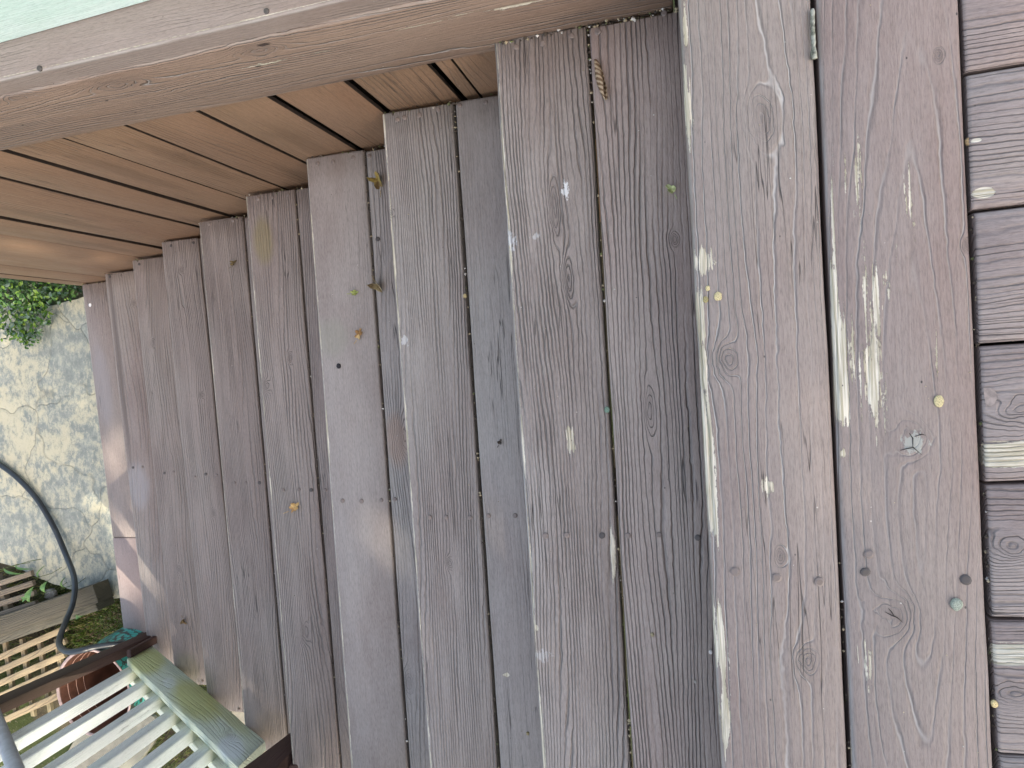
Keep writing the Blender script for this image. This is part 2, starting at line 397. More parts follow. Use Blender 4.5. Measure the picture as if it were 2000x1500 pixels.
joist_m = flat('dark_joist', (0.07, 0.05, 0.04), 0.9, 0.3, 20)
for x in (0.085, 0.44, 0.9, 1.3): board('joist', (x-.02, YT, -.0365), (x-.02, YB, -.0365), (x+.02, YT, -.0365), (x+.02, YB, -.0365), (0, 0, 1), .14, joist_m, deck, nseg=2)
board('deck_underlay', (-.0, YT+.02, -.19), (-.0, YB+.02, -.19), (1.35, YT+.02, -.19), (1.35, YB+.02, -.19), (0, 0, 1), .02, joist_m, deck, nseg=2)

# ------------------------------------------------------------------ THE STAIRS
H = {1: .170, 2: .365, 3: .540, 4: .723, 5: .895, 6: 1.079, 7: 1.259, 8: 1.437, 9: 1.614}
NOS = {1: [(963, 82), (980, 300), (993, 500), (1027, 978), (1057, 1500)], 2: [(745, 222), (765, 500), (804, 990), (837, 1500)],
       3: [(595, 310), (611, 500), (650, 985), (683, 1500)], 4: [(478, 383), (490, 528), (532, 990), (567, 1465)],
       5: [(388, 434), (394, 500), (441, 1025), (470, 1330)], 6: [(315, 473), (318, 510), (371, 1025), (397, 1290)], 7: [(257, 509), (260, 520), (311, 1025), (335, 1260)],
       8: [(204, 535), (206, 545), (262, 1025), (284, 1235)], 9: [(160, 558), (215, 1025), (240, 1210)]}
GAP = {1: [(1147, 46), (1166, 500), (1202, 1010), (1231, 1500)], 2: [(881, 188), (903, 500), (939, 1000), (970, 1500)],
       3: [(709, 290), (723, 500), (762, 1000), (795, 1500)], 4: [(572, 365), (584, 500), (627, 1000), (662, 1500)], 5: [(472, 421), (480, 500), (525, 1000), (550, 1340)]}
WEND = {1: .0266, 2: .0198, 3: .015, 4: .0032, 5: -.0041, 6: -.0056, 7: -.0164, 8: -.0189, 9: -.0196}
BEND = {1: -1.61, 2: -1.60, 3: -1.61, 4: -1.60, 5: -1.605, 6: onZ(435, 1389, -H[6]).y, 7: onZ(370, 1337, -H[7]).y, 8: onZ(312, 1297, -H[8]).y, 9: onZ(280, 1290, -H[9]).y}
stairs = thing('wooden_staircase', (-1.3, -.75, -1.79), 'flight of nine weathered brown two-board treads going down to the stone patio', 'stairs')
TREAD = {
 (1, 0): dict(freq=150, groove=.62, depth=.0016, smooth=.02, warp=.016, knots=[(1112, 540, .010, .05), (1085, 410, .009, .06)], chips=[(1112, 850, .010, .016, .75), (1115, 870, .008, .012, .8), (1200, 1080, .007, .045, .9), (1048, 1226, .004, .006, 1.1)],
              stains=[(1105, 370, .008, .020, (.7, .72, .72), .85), (997, 470, .012, .020, (.62, .64, .66), .6), (1045, 462, .010, .006, (.6, .6, .6), .5), (1060, 1280, .02, .012, (.5, .5, .5), .5)]),
 (1, 1): dict(freq=130, light=.25, groove=.48, depth=.0017, smooth=.05, warp=.015, knots=[(1320, 470, .009, .014), (1270, 800, .010, .05)]),
 (2, 0): dict(freq=150, groove=.50, depth=.0014, smooth=.10, warp=.012, knots=[(762, 415, .010, .012), (880, 1100, .009, .016), (820, 1290, .006, .01)], stains=[(790, 665, .010, .012, (.55, .56, .56), .6)]),
 (2, 1): dict(freq=170, groove=.35, depth=.0008, smooth=.40, warp=.012, chips=[(988, 1318, .006, .004, 1.2)]),
 (3, 0): dict(freq=140, groove=.30, depth=.0007, smooth=.46, warp=.014, tint=[(648, 660, .05, .05, (.24, .25, .19), .35)], rough=.47),
 (3, 1): dict(freq=120, groove=.5, depth=.0013, smooth=.12, warp=.03, knots=[(790, 850, .02, .06), (798, 1330, .016, .04)], tint=[(775, 860, .03, .07, (.30, .21, .16), .7)]),
 (4, 0): dict(freq=120, groove=.55, depth=.0017, smooth=.06, warp=.016, knots=[(523, 755, .016, .022), (568, 700, .008, .02), (598, 1235, .020, .045)], tint=[(515, 470, .035, .07, (.23, .19, .10), .75)]),
 (4, 1): dict(freq=150, groove=.5, depth=.0013, smooth=.1, warp=.03),
 (5, 0): dict(freq=170, groove=.5, depth=.0014, smooth=.08, warp=.012, tint=[(540, 1420, .08, .06, (.22, .18, .13), .5)]),
 (5, 1): dict(freq=150, groove=.5),
 (6, 0): dict(freq=140, groove=.5, depth=.0014, smooth=.12, warp=.016, knots=[(395, 770, .012, .012), (355, 525, .012, .014), (418, 1000, .014, .016)], tint=[(395, 1340, .06, .09, (.19, .17, .13), .8)]),
 (7, 0): dict(freq=120, groove=.5, depth=.0014, smooth=.14, warp=.02, knots=[(298, 670, .014, .02), (350, 1110, .01, .02)], tint=[(300, 600, .03, .3, (.17, .14, .12), .5), (365, 1310, .06, .08, (.19, .17, .12), .8)]),
 (8, 0): dict(freq=90, groove=.5, depth=.0014, smooth=.14, warp=.02, knots=[(262, 590, .014, .016)], tint=[(232, 700, .012, .5, (.12, .095, .08), .8), (270, 950, .06, .10, (.29, .27, .27), .8), (290, 1280, .06, .08, (.22, .19, .14), .7)]),
 (9, 0): dict(freq=110, groove=.35, depth=.0010, smooth=.3, warp=.02, tint=[(200, 750, .05, .2, (.27, .25, .25), .6)]),
}
Lf = {k: line_on(-H[k], NOS[k]) for k in H}
Lf[0] = dl
TB = {}
for k in H:
    z = -H[k]; yt, yb = WEND[k], BEND[k]; nose = Lf[k]
    if k in GAP:
        gl = line_on(z, GAP[k])
    else: gl = (lambda nose: (lambda y: nose(y)+.141))(nose)
    gw = {1: .0048, 2: .0058, 3: .0055, 4: .0055, 5: .005}.get(k, .005)
    qf = quadZ(nose, lambda y, gl=gl: gl(y), z, yt, yb)
    prev = Lf[k-1]
    qr = quadZ(lambda y, gl=gl, gw=gw: gl(y)+gw, lambda y, gl=gl, gw=gw: gl(y)+gw+.137, z, yt-random.uniform(0, .004), yb+random.uniform(-.006, .006))
    for bi, q in enumerate((qf, qr)):
        P = dict(TREAD.get((k, bi), dict(freq=140, groove=.45))); P.setdefault('light', .32); P.setdefault('rough', .46)
        for key in ('knots', 'chips', 'stains', 'tint'):
            if key in P: P[key] = spec(q, z, P[key])
        sh = random.uniform(-.02, .02); purple = .03 if k <= 2 else 0.0
        ca = (0.210+sh*.4, 0.170+sh*.4, 0.150+sh*.4); cb = (0.295+sh*.6, 0.266+sh*.6, 0.243+sh*.6)
        if k == 1: ca = (0.215, 0.175, 0.153); cb = (0.315, 0.282, 0.255)
        if k >= 4: ca = tuple(q*f for q, f in zip(ca, (.92, .86, .84))); cb = tuple(q*f for q, f in zip(cb, (.92, .87, .85)))   # lower treads darker and browner
        if (k, bi) == (1, 1): ca = (0.29, 0.215, 0.185); cb = (0.36, 0.30, 0.26)
        m = wood('tread_paint', ca, cb, seed=40+k*3+bi, worn_glint=1.0 if bi == 0 else .2, edge=.0 if bi or k > 5 else (.22 if k < 5 else .15), **P)
        if k == 9 and bi == 0:
            # two lengths butted end to end; the outer one is smoother and newer
            ys_ = onZ(232, 1050, z).y
            qa_ = quadZ(nose, gl, z, yt, ys_+.001); qb_ = quadZ(nose, gl, z+.001, ys_-.001, yb)
            b = board('tread_board', *qa_, (0, 0, 1), .036, m, stairs, seed=k*2+bi, nseg=14, rad=.005)
            m2 = wood('tread_paint_newer', (0.27, 0.205, 0.185), (0.30, 0.245, 0.225), 120, 77, groove=.1, depth=.0004, smooth=.6, worn_glint=.3, specks=.2, rough=.5)
            b2 = board('tread_board', *qb_, (0, 0, 1), .036, m2, stairs, seed=99, nseg=8, rad=.004); tag(b2, 'smoother newer outer length of the lowest tread')
            TB[(9, 2)] = b2
        else:
            b = board('tread_board', *q, (0, 0, 1), .036, m, stairs, seed=k*2+bi, nseg=24, rad=.0045, end_wob=.003)
        TB[(k, bi)] = b
# nails, read off the photograph: (u, v, step, board, kind)
for (u, v, k, bi, kd) in [(1008, 92, 1, 0, 0), (1060, 85, 1, 0, 0), (1116, 70, 1, 0, 0), (1168, 62, 1, 1, 0), (1297, 26, 1, 1, 0),
    (776, 234, 2, 0, 0), (790, 230, 2, 0, 0), (819, 225, 2, 0, 0), (855, 214, 2, 0, 0), (898, 206, 2, 1, 0), (948, 200, 2, 1, 0),
    (620, 319, 3, 0, 0), (650, 316, 3, 0, 0), (690, 308, 3, 0, 0), (721, 305, 3, 1, 0), (738, 467, 3, 1, 1),
    (504, 388, 4, 0, 0), (532, 386, 4, 0, 0), (562, 380, 4, 0, 0), (408, 437, 5, 0, 0), (455, 431, 5, 0, 0), (334, 480, 6, 0, 1), (378, 474, 6, 0, 1), (272, 516, 7, 0, 1), (215, 541, 8, 0, 1), (236, 538, 8, 0, 0),
    (1065, 1046, 1, 0, 0), (1107, 1045, 1, 0, 0), (1176, 1046, 1, 0, 1), (1226, 1046, 1, 1, 0), (1287, 1044, 1, 1, 0), (1363, 1050, 1, 1, 1),
    (839, 1010, 2, 0, 0), (871, 1010, 2, 0, 0), (918, 1011, 2, 0, 0), (954, 1007, 2, 1, 0), (1006, 1007, 2, 1, 0),
    (669, 978, 3, 0, 0), (706, 979, 3, 0, 0), (745, 977, 3, 0, 0), (771, 975, 3, 1, 0), (553, 957, 4, 0, 0), (584, 956, 4, 0, 0), (608, 957, 4, 0, 1), (635, 957, 4, 1, 0),
    (458, 943, 5, 0, 0), (480, 943, 5, 0, 0), (507, 943, 5, 0, 1), (381, 932, 6, 0, 0), (402, 926, 6, 0, 1), (423, 928, 6, 0, 0), (321, 924, 7, 0, 1), (339, 922, 7, 0, 0), (260, 913, 8, 0, 1), (278, 912, 8, 0, 0),
    (427, 1376, 6, 0, 0), (438, 1385, 6, 0, 0), (467, 1385, 6, 0, 0), (396, 1330, 7, 0, 0)]:
    nail(TB[(k, bi)], onZ(u, v, -H[k]), .0045 if k < 3 else .0048, kd)
rm = wood('blocking_riser_paint', (0.13, 0.10, 0.09), (0.16, 0.13, 0.12), 120, 5)  # risers are added to keep daylight out from behind the tread gaps
for k in range(1, 10):
    zt = -(H[k-1] if k > 1 else 0)-.037; zb = -H[k]-.02; prv = Lf[k-1]; y0 = WEND[k]-.002; y1 = -1.50
    board('blocking_riser', (prv(y0)+.030, y0, zt), (prv(y1)+.030, y1, zt), (prv(y0)+.030, y0, zb), (prv(y1)+.030, y1, zb), (-1, 0, 0), .018, rm, stairs, nseg=3, seed=k)
prv = Lf[9]; board('blocking_riser', (prv(-.03)+.03, -.03, -1.652), (prv(-1.5)+.03, -1.5, -1.652), (prv(-.03)+.03, -.03, -1.80), (prv(-1.5)+.03, -1.5, -1.80), (-1, 0, 0), .018, rm, stairs, nseg=3)
for y in (-.04, -.72, -1.46):
    v = []; xs = [Lf[k](y) for k in range(0, 10)]
    for k in range(1, 10):
        v.append((xs[k-1]+.028, -H[k]-.0375)); v.append((xs[k]+.022 if k < 10 else xs[k], -H[k]-.0375))
    v.append((xs[9]+.022, -1.82)); v.append((xs[9]+.35, -1.82)); v.append((xs[0]+.05, -.32)); v.append((xs[0]+.05, -.2))
    n = len(v); V3 = [(x, y-.018, z) for x, z in v]+[(x, y+.018, z) for x, z in v]
    F3 = [tuple(range(n)), tuple(range(2*n-1, n-1, -1))]+[(i, i+n, (i+1) % n+n, (i+1) % n) for i in range(n)]
    so = meshobj('stringer', V3, F3, joist_m, stairs)

# ------------------------------------------------------------------ PLANK WALL beside the stairs
wall = thing('plank_wall', (-1.4, .05, -1.79), 'brown vertical plank wall under a thick horizontal beam along the stairs', 'wall')
SE = [((870, 112), (934, 172), .003), ((833, 122), (900, 181), .008), ((668, 154), (757, 215), .0105), ((515, 185), (703, 287), .009), ((371, 213), (593, 313), .007),
      ((252, 250), (400, 306), .0035), ((112, 269), (400, 361), .004), ((0, 295), (400, 405), .010), ((0, 347), (388, 443), .009), ((0, 424), (314, 484), .015),
      ((0, 457), (258, 499), .002), ((0, 516), (202, 542), .006), ((0, 534), (172, 554), .006)]
xs = [onW(0.5*(a[0]+b[0]), 0.5*(a[1]+b[1])).x for a, b, w in SE]; gs = [w*1.75 for a, b, w in SE]
xend = onW(80, 551).x
left = xs[1:] + [xend]; gl_ = gs[1:] + [0]
seam_shade = flat('painted_seam_shade', (.030, .020, .014), .95, .3, 40, 0)  # near-black side faces: seam shade put into the plank edge colour
planks = [(-.13, xs[0], 0, gs[0])] + [(xs[i], left[i], gs[i], gl_[i]) for i in range(len(xs))]
for i, (xr, xl, gr_, gl2) in enumerate(planks):
    a, b = xl+gl2*.5, xr-gr_*.5
    zt = -.186; zb = -1.80; tw = random.uniform(-.002, .002); off = random.uniform(-.0012, .0012)
    m = wood('wall_paint', (0.180+random.uniform(-.015, .015), 0.102, 0.056), (0.220, 0.132, 0.077), 70, 60+i, groove=.32, depth=.0009, smooth=.36, warp=.02, specks=.35, rough=.5,
             tint=[(random.uniform(.03, .1), random.uniform(.1, .9), .03, .22, (0.14, 0.083, 0.046), .6)])
    board('wall_plank', (a, wallY(a)+off, zt), (a+tw, wallY(a)+off, zb), (b, wallY(b)+off, zt), (b+tw, wallY(b)+off, zb), (0, -1, 0), .008, m, wall, rad=.0016, nseg=8, seed=i, wob=.0016, edge_mat=seam_shade)
board('shade_backing', (xend+.04, wallY(xend)+.026, -.19), (xend+.04, wallY(xend)+.032, -1.8), (-.1, wallY(-.1)+.028, -.19), (-.1, wallY(-.1)+.028, -1.8), (0, -1, 0), .02, flat('seam_shade_black', (.012, .009, .008), .95, .3, 20, 0), wall, nseg=2)  # black sheet added so the plank seams look deep in shade
bx0, bx1 = -2.9, -.003
zbm = lambda x: -.197
qbeam = [(bx0, wallY(bx0)-.006, -.011), (bx1, wallY(bx1)-.006, -.011), (bx0, wallY(bx0)-.006, -.199), (bx1, wallY(bx1)-.006, -.199)]
def specW(q, items):
    out = []
    for it in items:
        u, v = uvof(*q, onW(it[0], it[1], -.006)); out.append((u, v)+tuple(it[2:]))
    return out
mbeam = wood('beam_paint', (0.225, 0.145, 0.100), (0.262, 0.185, 0.136), 125, 80, groove=.55, light=.85, depth=.0022, smooth=.26, warp=.02, specks=.6, worn_glint=.45,
             knots=specW(qbeam, [(240, 165, .03, .07), (505, 100, .02, .06), (40, 190, .02, .05)]), chips=specW(qbeam, [(640, 100, .012, .05, .55), (800, 50, .012, .12, .5), (1010, 12, .008, .06, .55), (520, 125, .01, .04, .4)]))
beam = board('beam', *qbeam, (0, -1, 0), .035, mbeam, wall, rad=.006, nseg=30, seed=5)
hm = flat('hole_dark', (0.05, 0.035, 0.03), 0.9, 0.3, 90, .0003)
for (u, v, w, h_) in [(515, 88, .012, .0035), (504, 130, .006, .002), (208, 197, .004, .0015), (44, 245, .003, .0016), (264, 220, .003, .0012)]:
    c = onW(u, v, -.0075); P = []
    for k in range(10):
        th = k*math.pi/5; rr = random.uniform(.7, 1.2); P.append((c.x+w*rr*math.cos(th), c.y, c.z+h_*rr*math.sin(th)+w*.0*math.cos(th)))
    meshobj('gouge', P, [tuple(range(10))], hm, beam)
cz = .030
qcap = [(bx0, wallY(bx0)-.0015, cz), (.05, wallY(.05)-.0015, cz), (bx0, wallY(bx0)+.16, cz), (.05, wallY(.05)+.16, cz)]
qcap = [qcap[1], qcap[0], qcap[3], qcap[2]]
mcap = wood('cap_paint', (0.230, 0.170, 0.140), (0.285, 0.235, 0.208), 140, 81, groove=.18, depth=.0008, smooth=.38, warp=.02, specks=.3, worn_glint=.5, edge=.06, rough=.42)
cap = board('cap_board', *qcap, (0, 0, 1), .0405, mcap, wall, rad=.003, nseg=24, seed=6)
for (u, v) in [(78, 134), (521, 22)]: nail(cap, onZ(u, v, cz), .004, 1)
ww = wood('white_paint', (0.60, 0.84, 0.76), (0.70, 0.90, 0.84), 150, 82, groove=.05, depth=.0004, smooth=.45, warp=.02, specks=.1, cream=(.8, .8, .7), worn_glint=0, rough=.5)
# off-white board standing on the cap
tb = thing('white_board', (-1.5, .09, .03), 'white painted board standing along the back of the beam cap', 'board')
def capY(x): return (onZ(0, 87, cz).y + (x-onZ(0, 87, cz).x)*((onZ(305, 0, cz).y-onZ(0, 87, cz).y)/(onZ(305, 0, cz).x-onZ(0, 87, cz).x)))
board('board_face', (-2.9, capY(-2.9), .30), (0.05, capY(.05), .30), (-2.9, capY(-2.9), .0315), (0.05, capY(.05), .0315), (0, -1, 0), .03, ww, tb, rad=.003, nseg=10)

# ------------------------------------------------------------------ STAIR RAILING
rail = thing('stair_railing', (-1.7, -1.55, -1.44), 'white slatted stair railing with brown posts and an algae green lower board', 'railing')
pm = wood('post_paint', (0.062, 0.035, 0.028), (0.085, 0.050, 0.042), 100, 90, groove=.3, depth=.0006, smooth=.4, specks=.15, rough=.7, tint=[(.03, .5, .1, .3, (.05, .05, .03), .4)])
pm.node_tree.nodes['Principled BSDF'].inputs['Specular IOR Level'].default_value = .2
def post(x0, x1, y0, y1, z0, z1, name='post'):
    """square post, four faces with a real board-like bevel"""
    return board(name, (x0, y1, z0), (x0, y1, z1), (x1, y1, z0), (x1, y1, z1), (0, 1, 0), y1-y0, pm, rail, rad=.004, nseg=6)
def post_px(a0, a1, b0, b1, y, dpt, up, down):
    P = [onY(*q, y) for q in (a0, a1, b0, b1)]
    A, B = (P[1]-P[0]), (P[3]-P[2]); A /= A.z; B /= B.z
    l0 = P[0]-A*down; l1 = P[0]+A*up; r0 = P[2]-B*down; r1 = P[2]+B*up
    return board('post', l0, l1, r0, r1, (0, 1, 0), dpt, pm, rail, rad=.003, nseg=6)
p1 = post_px((284, 1234), (0, 1358), (292, 1243), (0, 1375), -1.50, .036, 1.05, .05)
p2 = post_px((563, 1433), (474, 1500), (567, 1470), (538, 1500), -1.508, .05, .80, .09)
post(-2.185, -2.165, -1.53, -1.50, -1.46, -1.30, 'bracket'); post(-1.12, -1.095, -1.565, -1.53, -.80, -.72, 'bracket')
RS = 0.652
def rz(x, z0=-1.331, x0=-2.236): return z0+(x-x0)*RS
for (xa, xb) in ((-2.182, -1.262), (-1.09, -.45)):
    t = .0
    q = [(xa, -1.532, rz(xa)), (xb, -1.532, rz(xb)), (xa, -1.532, rz(xa)-.128), (xb, -1.532, rz(xb)-.128)]
    al = (0.47, 0.50, 0.19); gr2 = (0.42, 0.47, 0.40)
    m = wood('algae_board', (0.62, 0.70, 0.58), (0.54, 0.62, 0.50), 90, 91, groove=.16, depth=.0012, smooth=.10, warp=.03, specks=.25, worn_glint=0, knots=[(.06, .95, .02, .04)],
             tint=[(.055, .12, .09, .17, al, .85), (.075, .62, .08, .22, al, .85), (.05, .40, .03, .06, (.62, .70, .70), .5), (.11, .8, .03, .25, al, .5), (.03, 1.0, .05, .08, (.6, .66, .70), .7)])
    r_in = board('lower_board', *q, (0, 1, 0), .028, m, rail, rad=.0025, nseg=20, wob=.0012)
    q2 = [(xa, -1.604, rz(xa)-.0), (xb, -1.604, rz(xb)-.0), (xa, -1.604, rz(xa)-.1), (xb, -1.604, rz(xb)-.1)]
    m2 = wood('white_rail', (0.60, 0.66, 0.56), (0.72, 0.76, 0.66), 120, 92, groove=.2, depth=.0006, smooth=.3, specks=.1)
    board('outer_rail', *q2, (0, 1, 0), .024, m2, rail, rad=.002, nseg=6)
    ztop = .80
    qt = [(xa, -1.535, rz(xa)+ztop), (xb, -1.535, rz(xb)+ztop), (xa, -1.535, rz(xa)+ztop-.09), (xb, -1.535, rz(xb)+ztop-.09)]
bal_xs = [-2.302+.1365*i for i in range(8)] + [-1.04+.1365*i for i in range(4)]
for i, x in enumerate(bal_xs):
    if i == 0: x = -2.180
    w = .040
    z0 = rz(x)-.115; z1 = rz(x)+.60
    m = wood('baluster_paint', (0.74, 0.83, 0.78), (0.82, 0.88, 0.84), 110, 100+i, groove=.05, depth=.0006, smooth=.35, specks=.25, rough=.5, tint=[(.02, 0.02, .3, .15, (.55, .60, .34), .6)])
    b = board('baluster', (x, -1.5625, z0), (x, -1.5625, z1), (x+w, -1.5625, z0), (x+w, -1.5625, z1), (0, 1, 0), .0405, m, rail, rad=.006, nseg=8, seed=i)
# handrail: round grey pipe above the balusters' inner face, and a white top rail
gp = flat('grey_rail_paint', (0.36, 0.40, 0.44), 0.45, 0.12, 40, .0003)
hr = sweep('handrail', [(-2.75, -1.50, -.730+(-2.75+2.12)*RS), (-2.12, -1.50, -.730), (-1.86, -1.50, -.558), (-.5, -1.50, -.558+1.36*RS)], .020, gp, rail, n=16)
q = [(-2.60, -1.50, rz(-2.60)+.60), (-.5, -1.50, rz(-.5)+.60), (-2.60, -1.59, rz(-2.60)+.60), (-.5, -1.59, rz(-.5)+.60)]

# ------------------------------------------------------------------ GROUND AND PATIO
ZP = -1.79
def soil_mat():
    g = newmat('soil'); p = g.pos(); n = g.noise(p, 9, 5, .65); n2 = g.noise(p, 60, 4, .6); n3 = g.noise(p, 2.5, 3)
    c = g.mix(g.ramp(n, .35, .65), (.055, .045, .03), (.10, .085, .055)); c = g.mix(g.ramp(n3, .42, .6, 0, .8), c, (.05, .075, .02))
    c = g.mix(g.ramp(n2, .62, .7), c, (.22, .2, .15)); g.out(c, .95, g.bump(n+n2*.4, .02), .2); return g.m
gv = []; gf = []; NG = 56
def gcoord(i, n, a, b):   # finer near the stairs
    t = i/n*2-1; return (a+b)/2 + (b-a)/2*math.copysign(abs(t)**2.6, t)
for i in range(NG+1):
    for j in range(NG+1):
        x = gcoord(i, NG, -63, 57); y = gcoord(j, NG, -62, 58)
        z = ZP-.065+mnoise.noise(Vector((x*2.3, y*2.3, 0)))*.012+mnoise.noise(Vector((x*9, y*9, 3)))*.006
        gv.append((x, y, z))
for i in range(NG):
    for j in range(NG): a = i*(NG+1)+j; gf.append((a, a+NG+1, a+NG+2, a+1))
ground = meshobj('ground', gv, gf, soil_mat(), smooth=True, origin=(0, 0, ZP)); tag(ground, 'dark mossy soil around and below the stairs', kind='structure')

def stone_mat():
    g = newmat('flagstone'); p = g.pos(); X, Y, Z = g.sep(p)
    wp = g.noise(p, 3.0, 2, .5); n3 = g.noise(p, 2.3, 3, .6); n = g.noise(p, 9, 8, .74); n4 = g.noise(p, 150, 3, .65); n5 = g.noise(g.xyz(X*26, Y*16, 0.0), 1, 7, .78)
    n2 = g.noise(g.xyz(X*52, Y*36, 4.0), 1, 4, .7)
    c = g.mix(g.ramp(n5, .38, .60), (.205, .232, .208), (.335, .355, .305))
    c = g.mix(g.ramp(n5*.55+n*.30+n3*.35, .55, .66, 0, .8), c, (.54, .50, .34))
    c = g.mix(g.ramp(n2, .56, .68, 0, .45), c, (.46, .45, .36))
    c = g.mix(g.ramp(n4, .58, .72, 0, .5), c, (.17, .19, .17))
    cd = g.xyz(X+(wp-.5)*.55, Y+(n3-.5)*.45, 0.0)
    e = g.vor(cd, 2.1, 'DISTANCE_TO_EDGE'); e2 = g.ramp(e+(n-.5)*.02, .0, .010)
    c = g.mix((1-e2)*g.ramp(n, .40, .52)*.55, c, (.16, .17, .14))
    cell = g.vor(cd, 2.1, out='Color')
    g.out(c, .62, g.bump(n5*.9+n*.9+e2*.5+g.ramp(e, 0.0, .05)*.6+cell*.5+n4*.12, .0045), .4); return g.m
sm = stone_mat()
def slab(name, pts, z, thick, mat, label, cat=None, kind='structure', jag=.012):
    P = catmull([onZ(u, v, z) for u, v in pts]+[onZ(*pts[0], z)], 8)[:-1]
    P = [Vector((p.x+mnoise.noise(Vector((p.x*14, p.y*14, 1)))*jag, p.y+mnoise.noise(Vector((p.x*14, p.y*14, 7)))*jag, z)) for p in P]
    n = len(P); c = sum(P, Vector())/n
    V = P+[Vector((p.x, p.y, z-.012))+(p-c).normalized()*.006 for p in P]+[Vector((p.x, p.y, z-thick)) for p in P]
    Fc = [tuple(range(n))]+[(i, (i+1) % n, (i+1) % n+n, i+n) for i in range(n)]+[(i+n, (i+1) % n+n, (i+1) % n+2*n, i+2*n) for i in range(n)]
    o = meshobj(name, V, Fc, mat); bm = bmesh.new(); bm.from_mesh(o.data); bmesh.ops.recalc_face_normals(bm, faces=bm.faces); bm.to_mesh(o.data); bm.free()
    return tag(o, label, cat, kind=kind)
slab('patio', [(-900, 640), (-300, 615), (0, 598), (60, 606), (105, 596), (160, 582), (300, 560), (420, 700), (400, 1000), (330, 1150), (240, 1168), (205, 1168), (150, 1152), (110, 1142), (60, 1122), (0, 1100), (-300, 1040), (-900, 1000)], ZP, .05, sm,
     'mottled blue grey and cream flagstone patio at the foot of the stairs')
slab('paving_stone', [(150, 1440), (210, 1400), (300, 1400), (290, 1460), (240, 1520), (160, 1560), (120, 1500)], ZP-.03, .05, flat('pale_stone', (.24, .23, .18), .8, .2, 30, .002, (.22, .22, .17)),
     'flat beige paving stone seen through the railing slats', 'stone', kind=None, jag=.01)
slab('paving_stone', [(452, 1389), (480, 1380), (520, 1400), (520, 1500), (480, 1480)], ZP-.03, .05, flat('cream_stone', (.36, .33, .25), .8, .2, 30, .002, (.34, .30, .2)),
     'cream stone just beyond the outer ends of the middle treads', 'stone', kind=None, jag=.006)

# ------------------------------------------------------------------ PLANTS
def leafmat(name, c1, c2, rough=.35):
    g = newmat(name); r = g.noise(g.obj(), 23, 2); oi = g.noise(g.obj(), 90, 1)
    c = g.mix(g.ramp(r, .35, .65), c1, c2); g.out(c, rough, None, .5)
    b = g.n['Principled BSDF']; b.inputs['Transmission Weight'].default_value = 0
    t = g.n.new('ShaderNodeBsdfTranslucent'); g.put(t.inputs[0], g.mix(.5, c, c2)); mx = g.n.new('ShaderNodeMixShader'); mx.inputs[0].default_value = .3
    g.l.new(b.outputs[0], mx.inputs[1]); g.l.new(t.outputs[0], mx.inputs[2]); g.l.new(mx.outputs[0], g.n['Material Output'].inputs[0]); return g.m
def leaf_geo(V, Fc, c, L, W, rng, up=None):
    """pointed oval leaf with a fold along the midrib"""
    d = Vector((rng.uniform(-1, 1), rng.uniform(-1, 1), rng.uniform(-.5, .5))).normalized()
    nrm = (Vector((rng.uniform(-1, 1), rng.uniform(-1, 1), rng.uniform(.3, 1.4))) if up is None else up + Vector((rng.uniform(-.5, .5), rng.uniform(-.5, .5), rng.uniform(-.3, .3)))).normalized()
    s = d.cross(nrm).normalized(); nrm = s.cross(d)
    b = len(V); V += [c, c+d*L*.35+s*W*.5+nrm*W*.15, c+d*L*.75+s*W*.36+nrm*W*.1, c+d*L-nrm*L*.08, c+d*L*.75-s*W*.36+nrm*W*.1, c+d*L*.35-s*W*.5+nrm*W*.15, c+d*L*.5]
    Fc += [(b, b+1, b+6), (b+1, b+2, b+6), (b+2, b+3, b+6), (b+3, b+4, b+6), (b+4, b+5, b+6), (b+5, b, b+6)]
rng = random.Random(5)
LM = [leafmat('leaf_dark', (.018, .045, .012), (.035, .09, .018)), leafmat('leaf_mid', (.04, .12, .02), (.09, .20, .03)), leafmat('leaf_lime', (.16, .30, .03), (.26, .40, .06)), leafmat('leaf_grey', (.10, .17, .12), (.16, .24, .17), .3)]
def bush(name, blobs, nleaf, label, cat, L=.022, stems=True, weights=(.3, .42, .16, .12)):
    root = thing(name, Vector(blobs[0][0])-Vector((0, 0, blobs[0][1])), label, cat)
    V = []; Fc = []; mi = []
    tot = sum(b[1]**2 for b in blobs)
    for (c, r, zs) in blobs:
        c = Vector(c)
        for _ in range(int(nleaf*r*r/tot)):
            p = Vector((rng.gauss(0, 1), rng.gauss(0, 1), rng.gauss(0, 1))).normalized()*r*rng.uniform(.35, 1.08)
            p.z *= zs; n0 = len(Fc); LL = L*rng.uniform(.6, 1.35)
            leaf_geo(V, Fc, c+p, LL, LL*.55, rng, up=(p.normalized()+Vector((0, 0, .8))))
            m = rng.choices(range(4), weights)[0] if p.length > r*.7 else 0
            mi += [m]*(len(Fc)-n0)
    o = meshobj('foliage', V, Fc, None, root, mats=LM, midx=mi); tag(o, kind='stuff')
    if stems:
        sb = flat('stem_bark', (.10, .07, .04), .9, .3, 60) if 'stem_bark' not in bpy.data.materials else bpy.data.materials['stem_bark']
        for (c, r, zs) in blobs[::2]:
            c = Vector(c); base = Vector((c.x, c.y, min(c.z, ZP-.05)))
            sweep('stem', [base, base.lerp(c, .5)+Vector((.01, .01, 0)), c+Vector((.0, 0, r*.5))], .003, sb, root, n=5)
    return root
bl = []
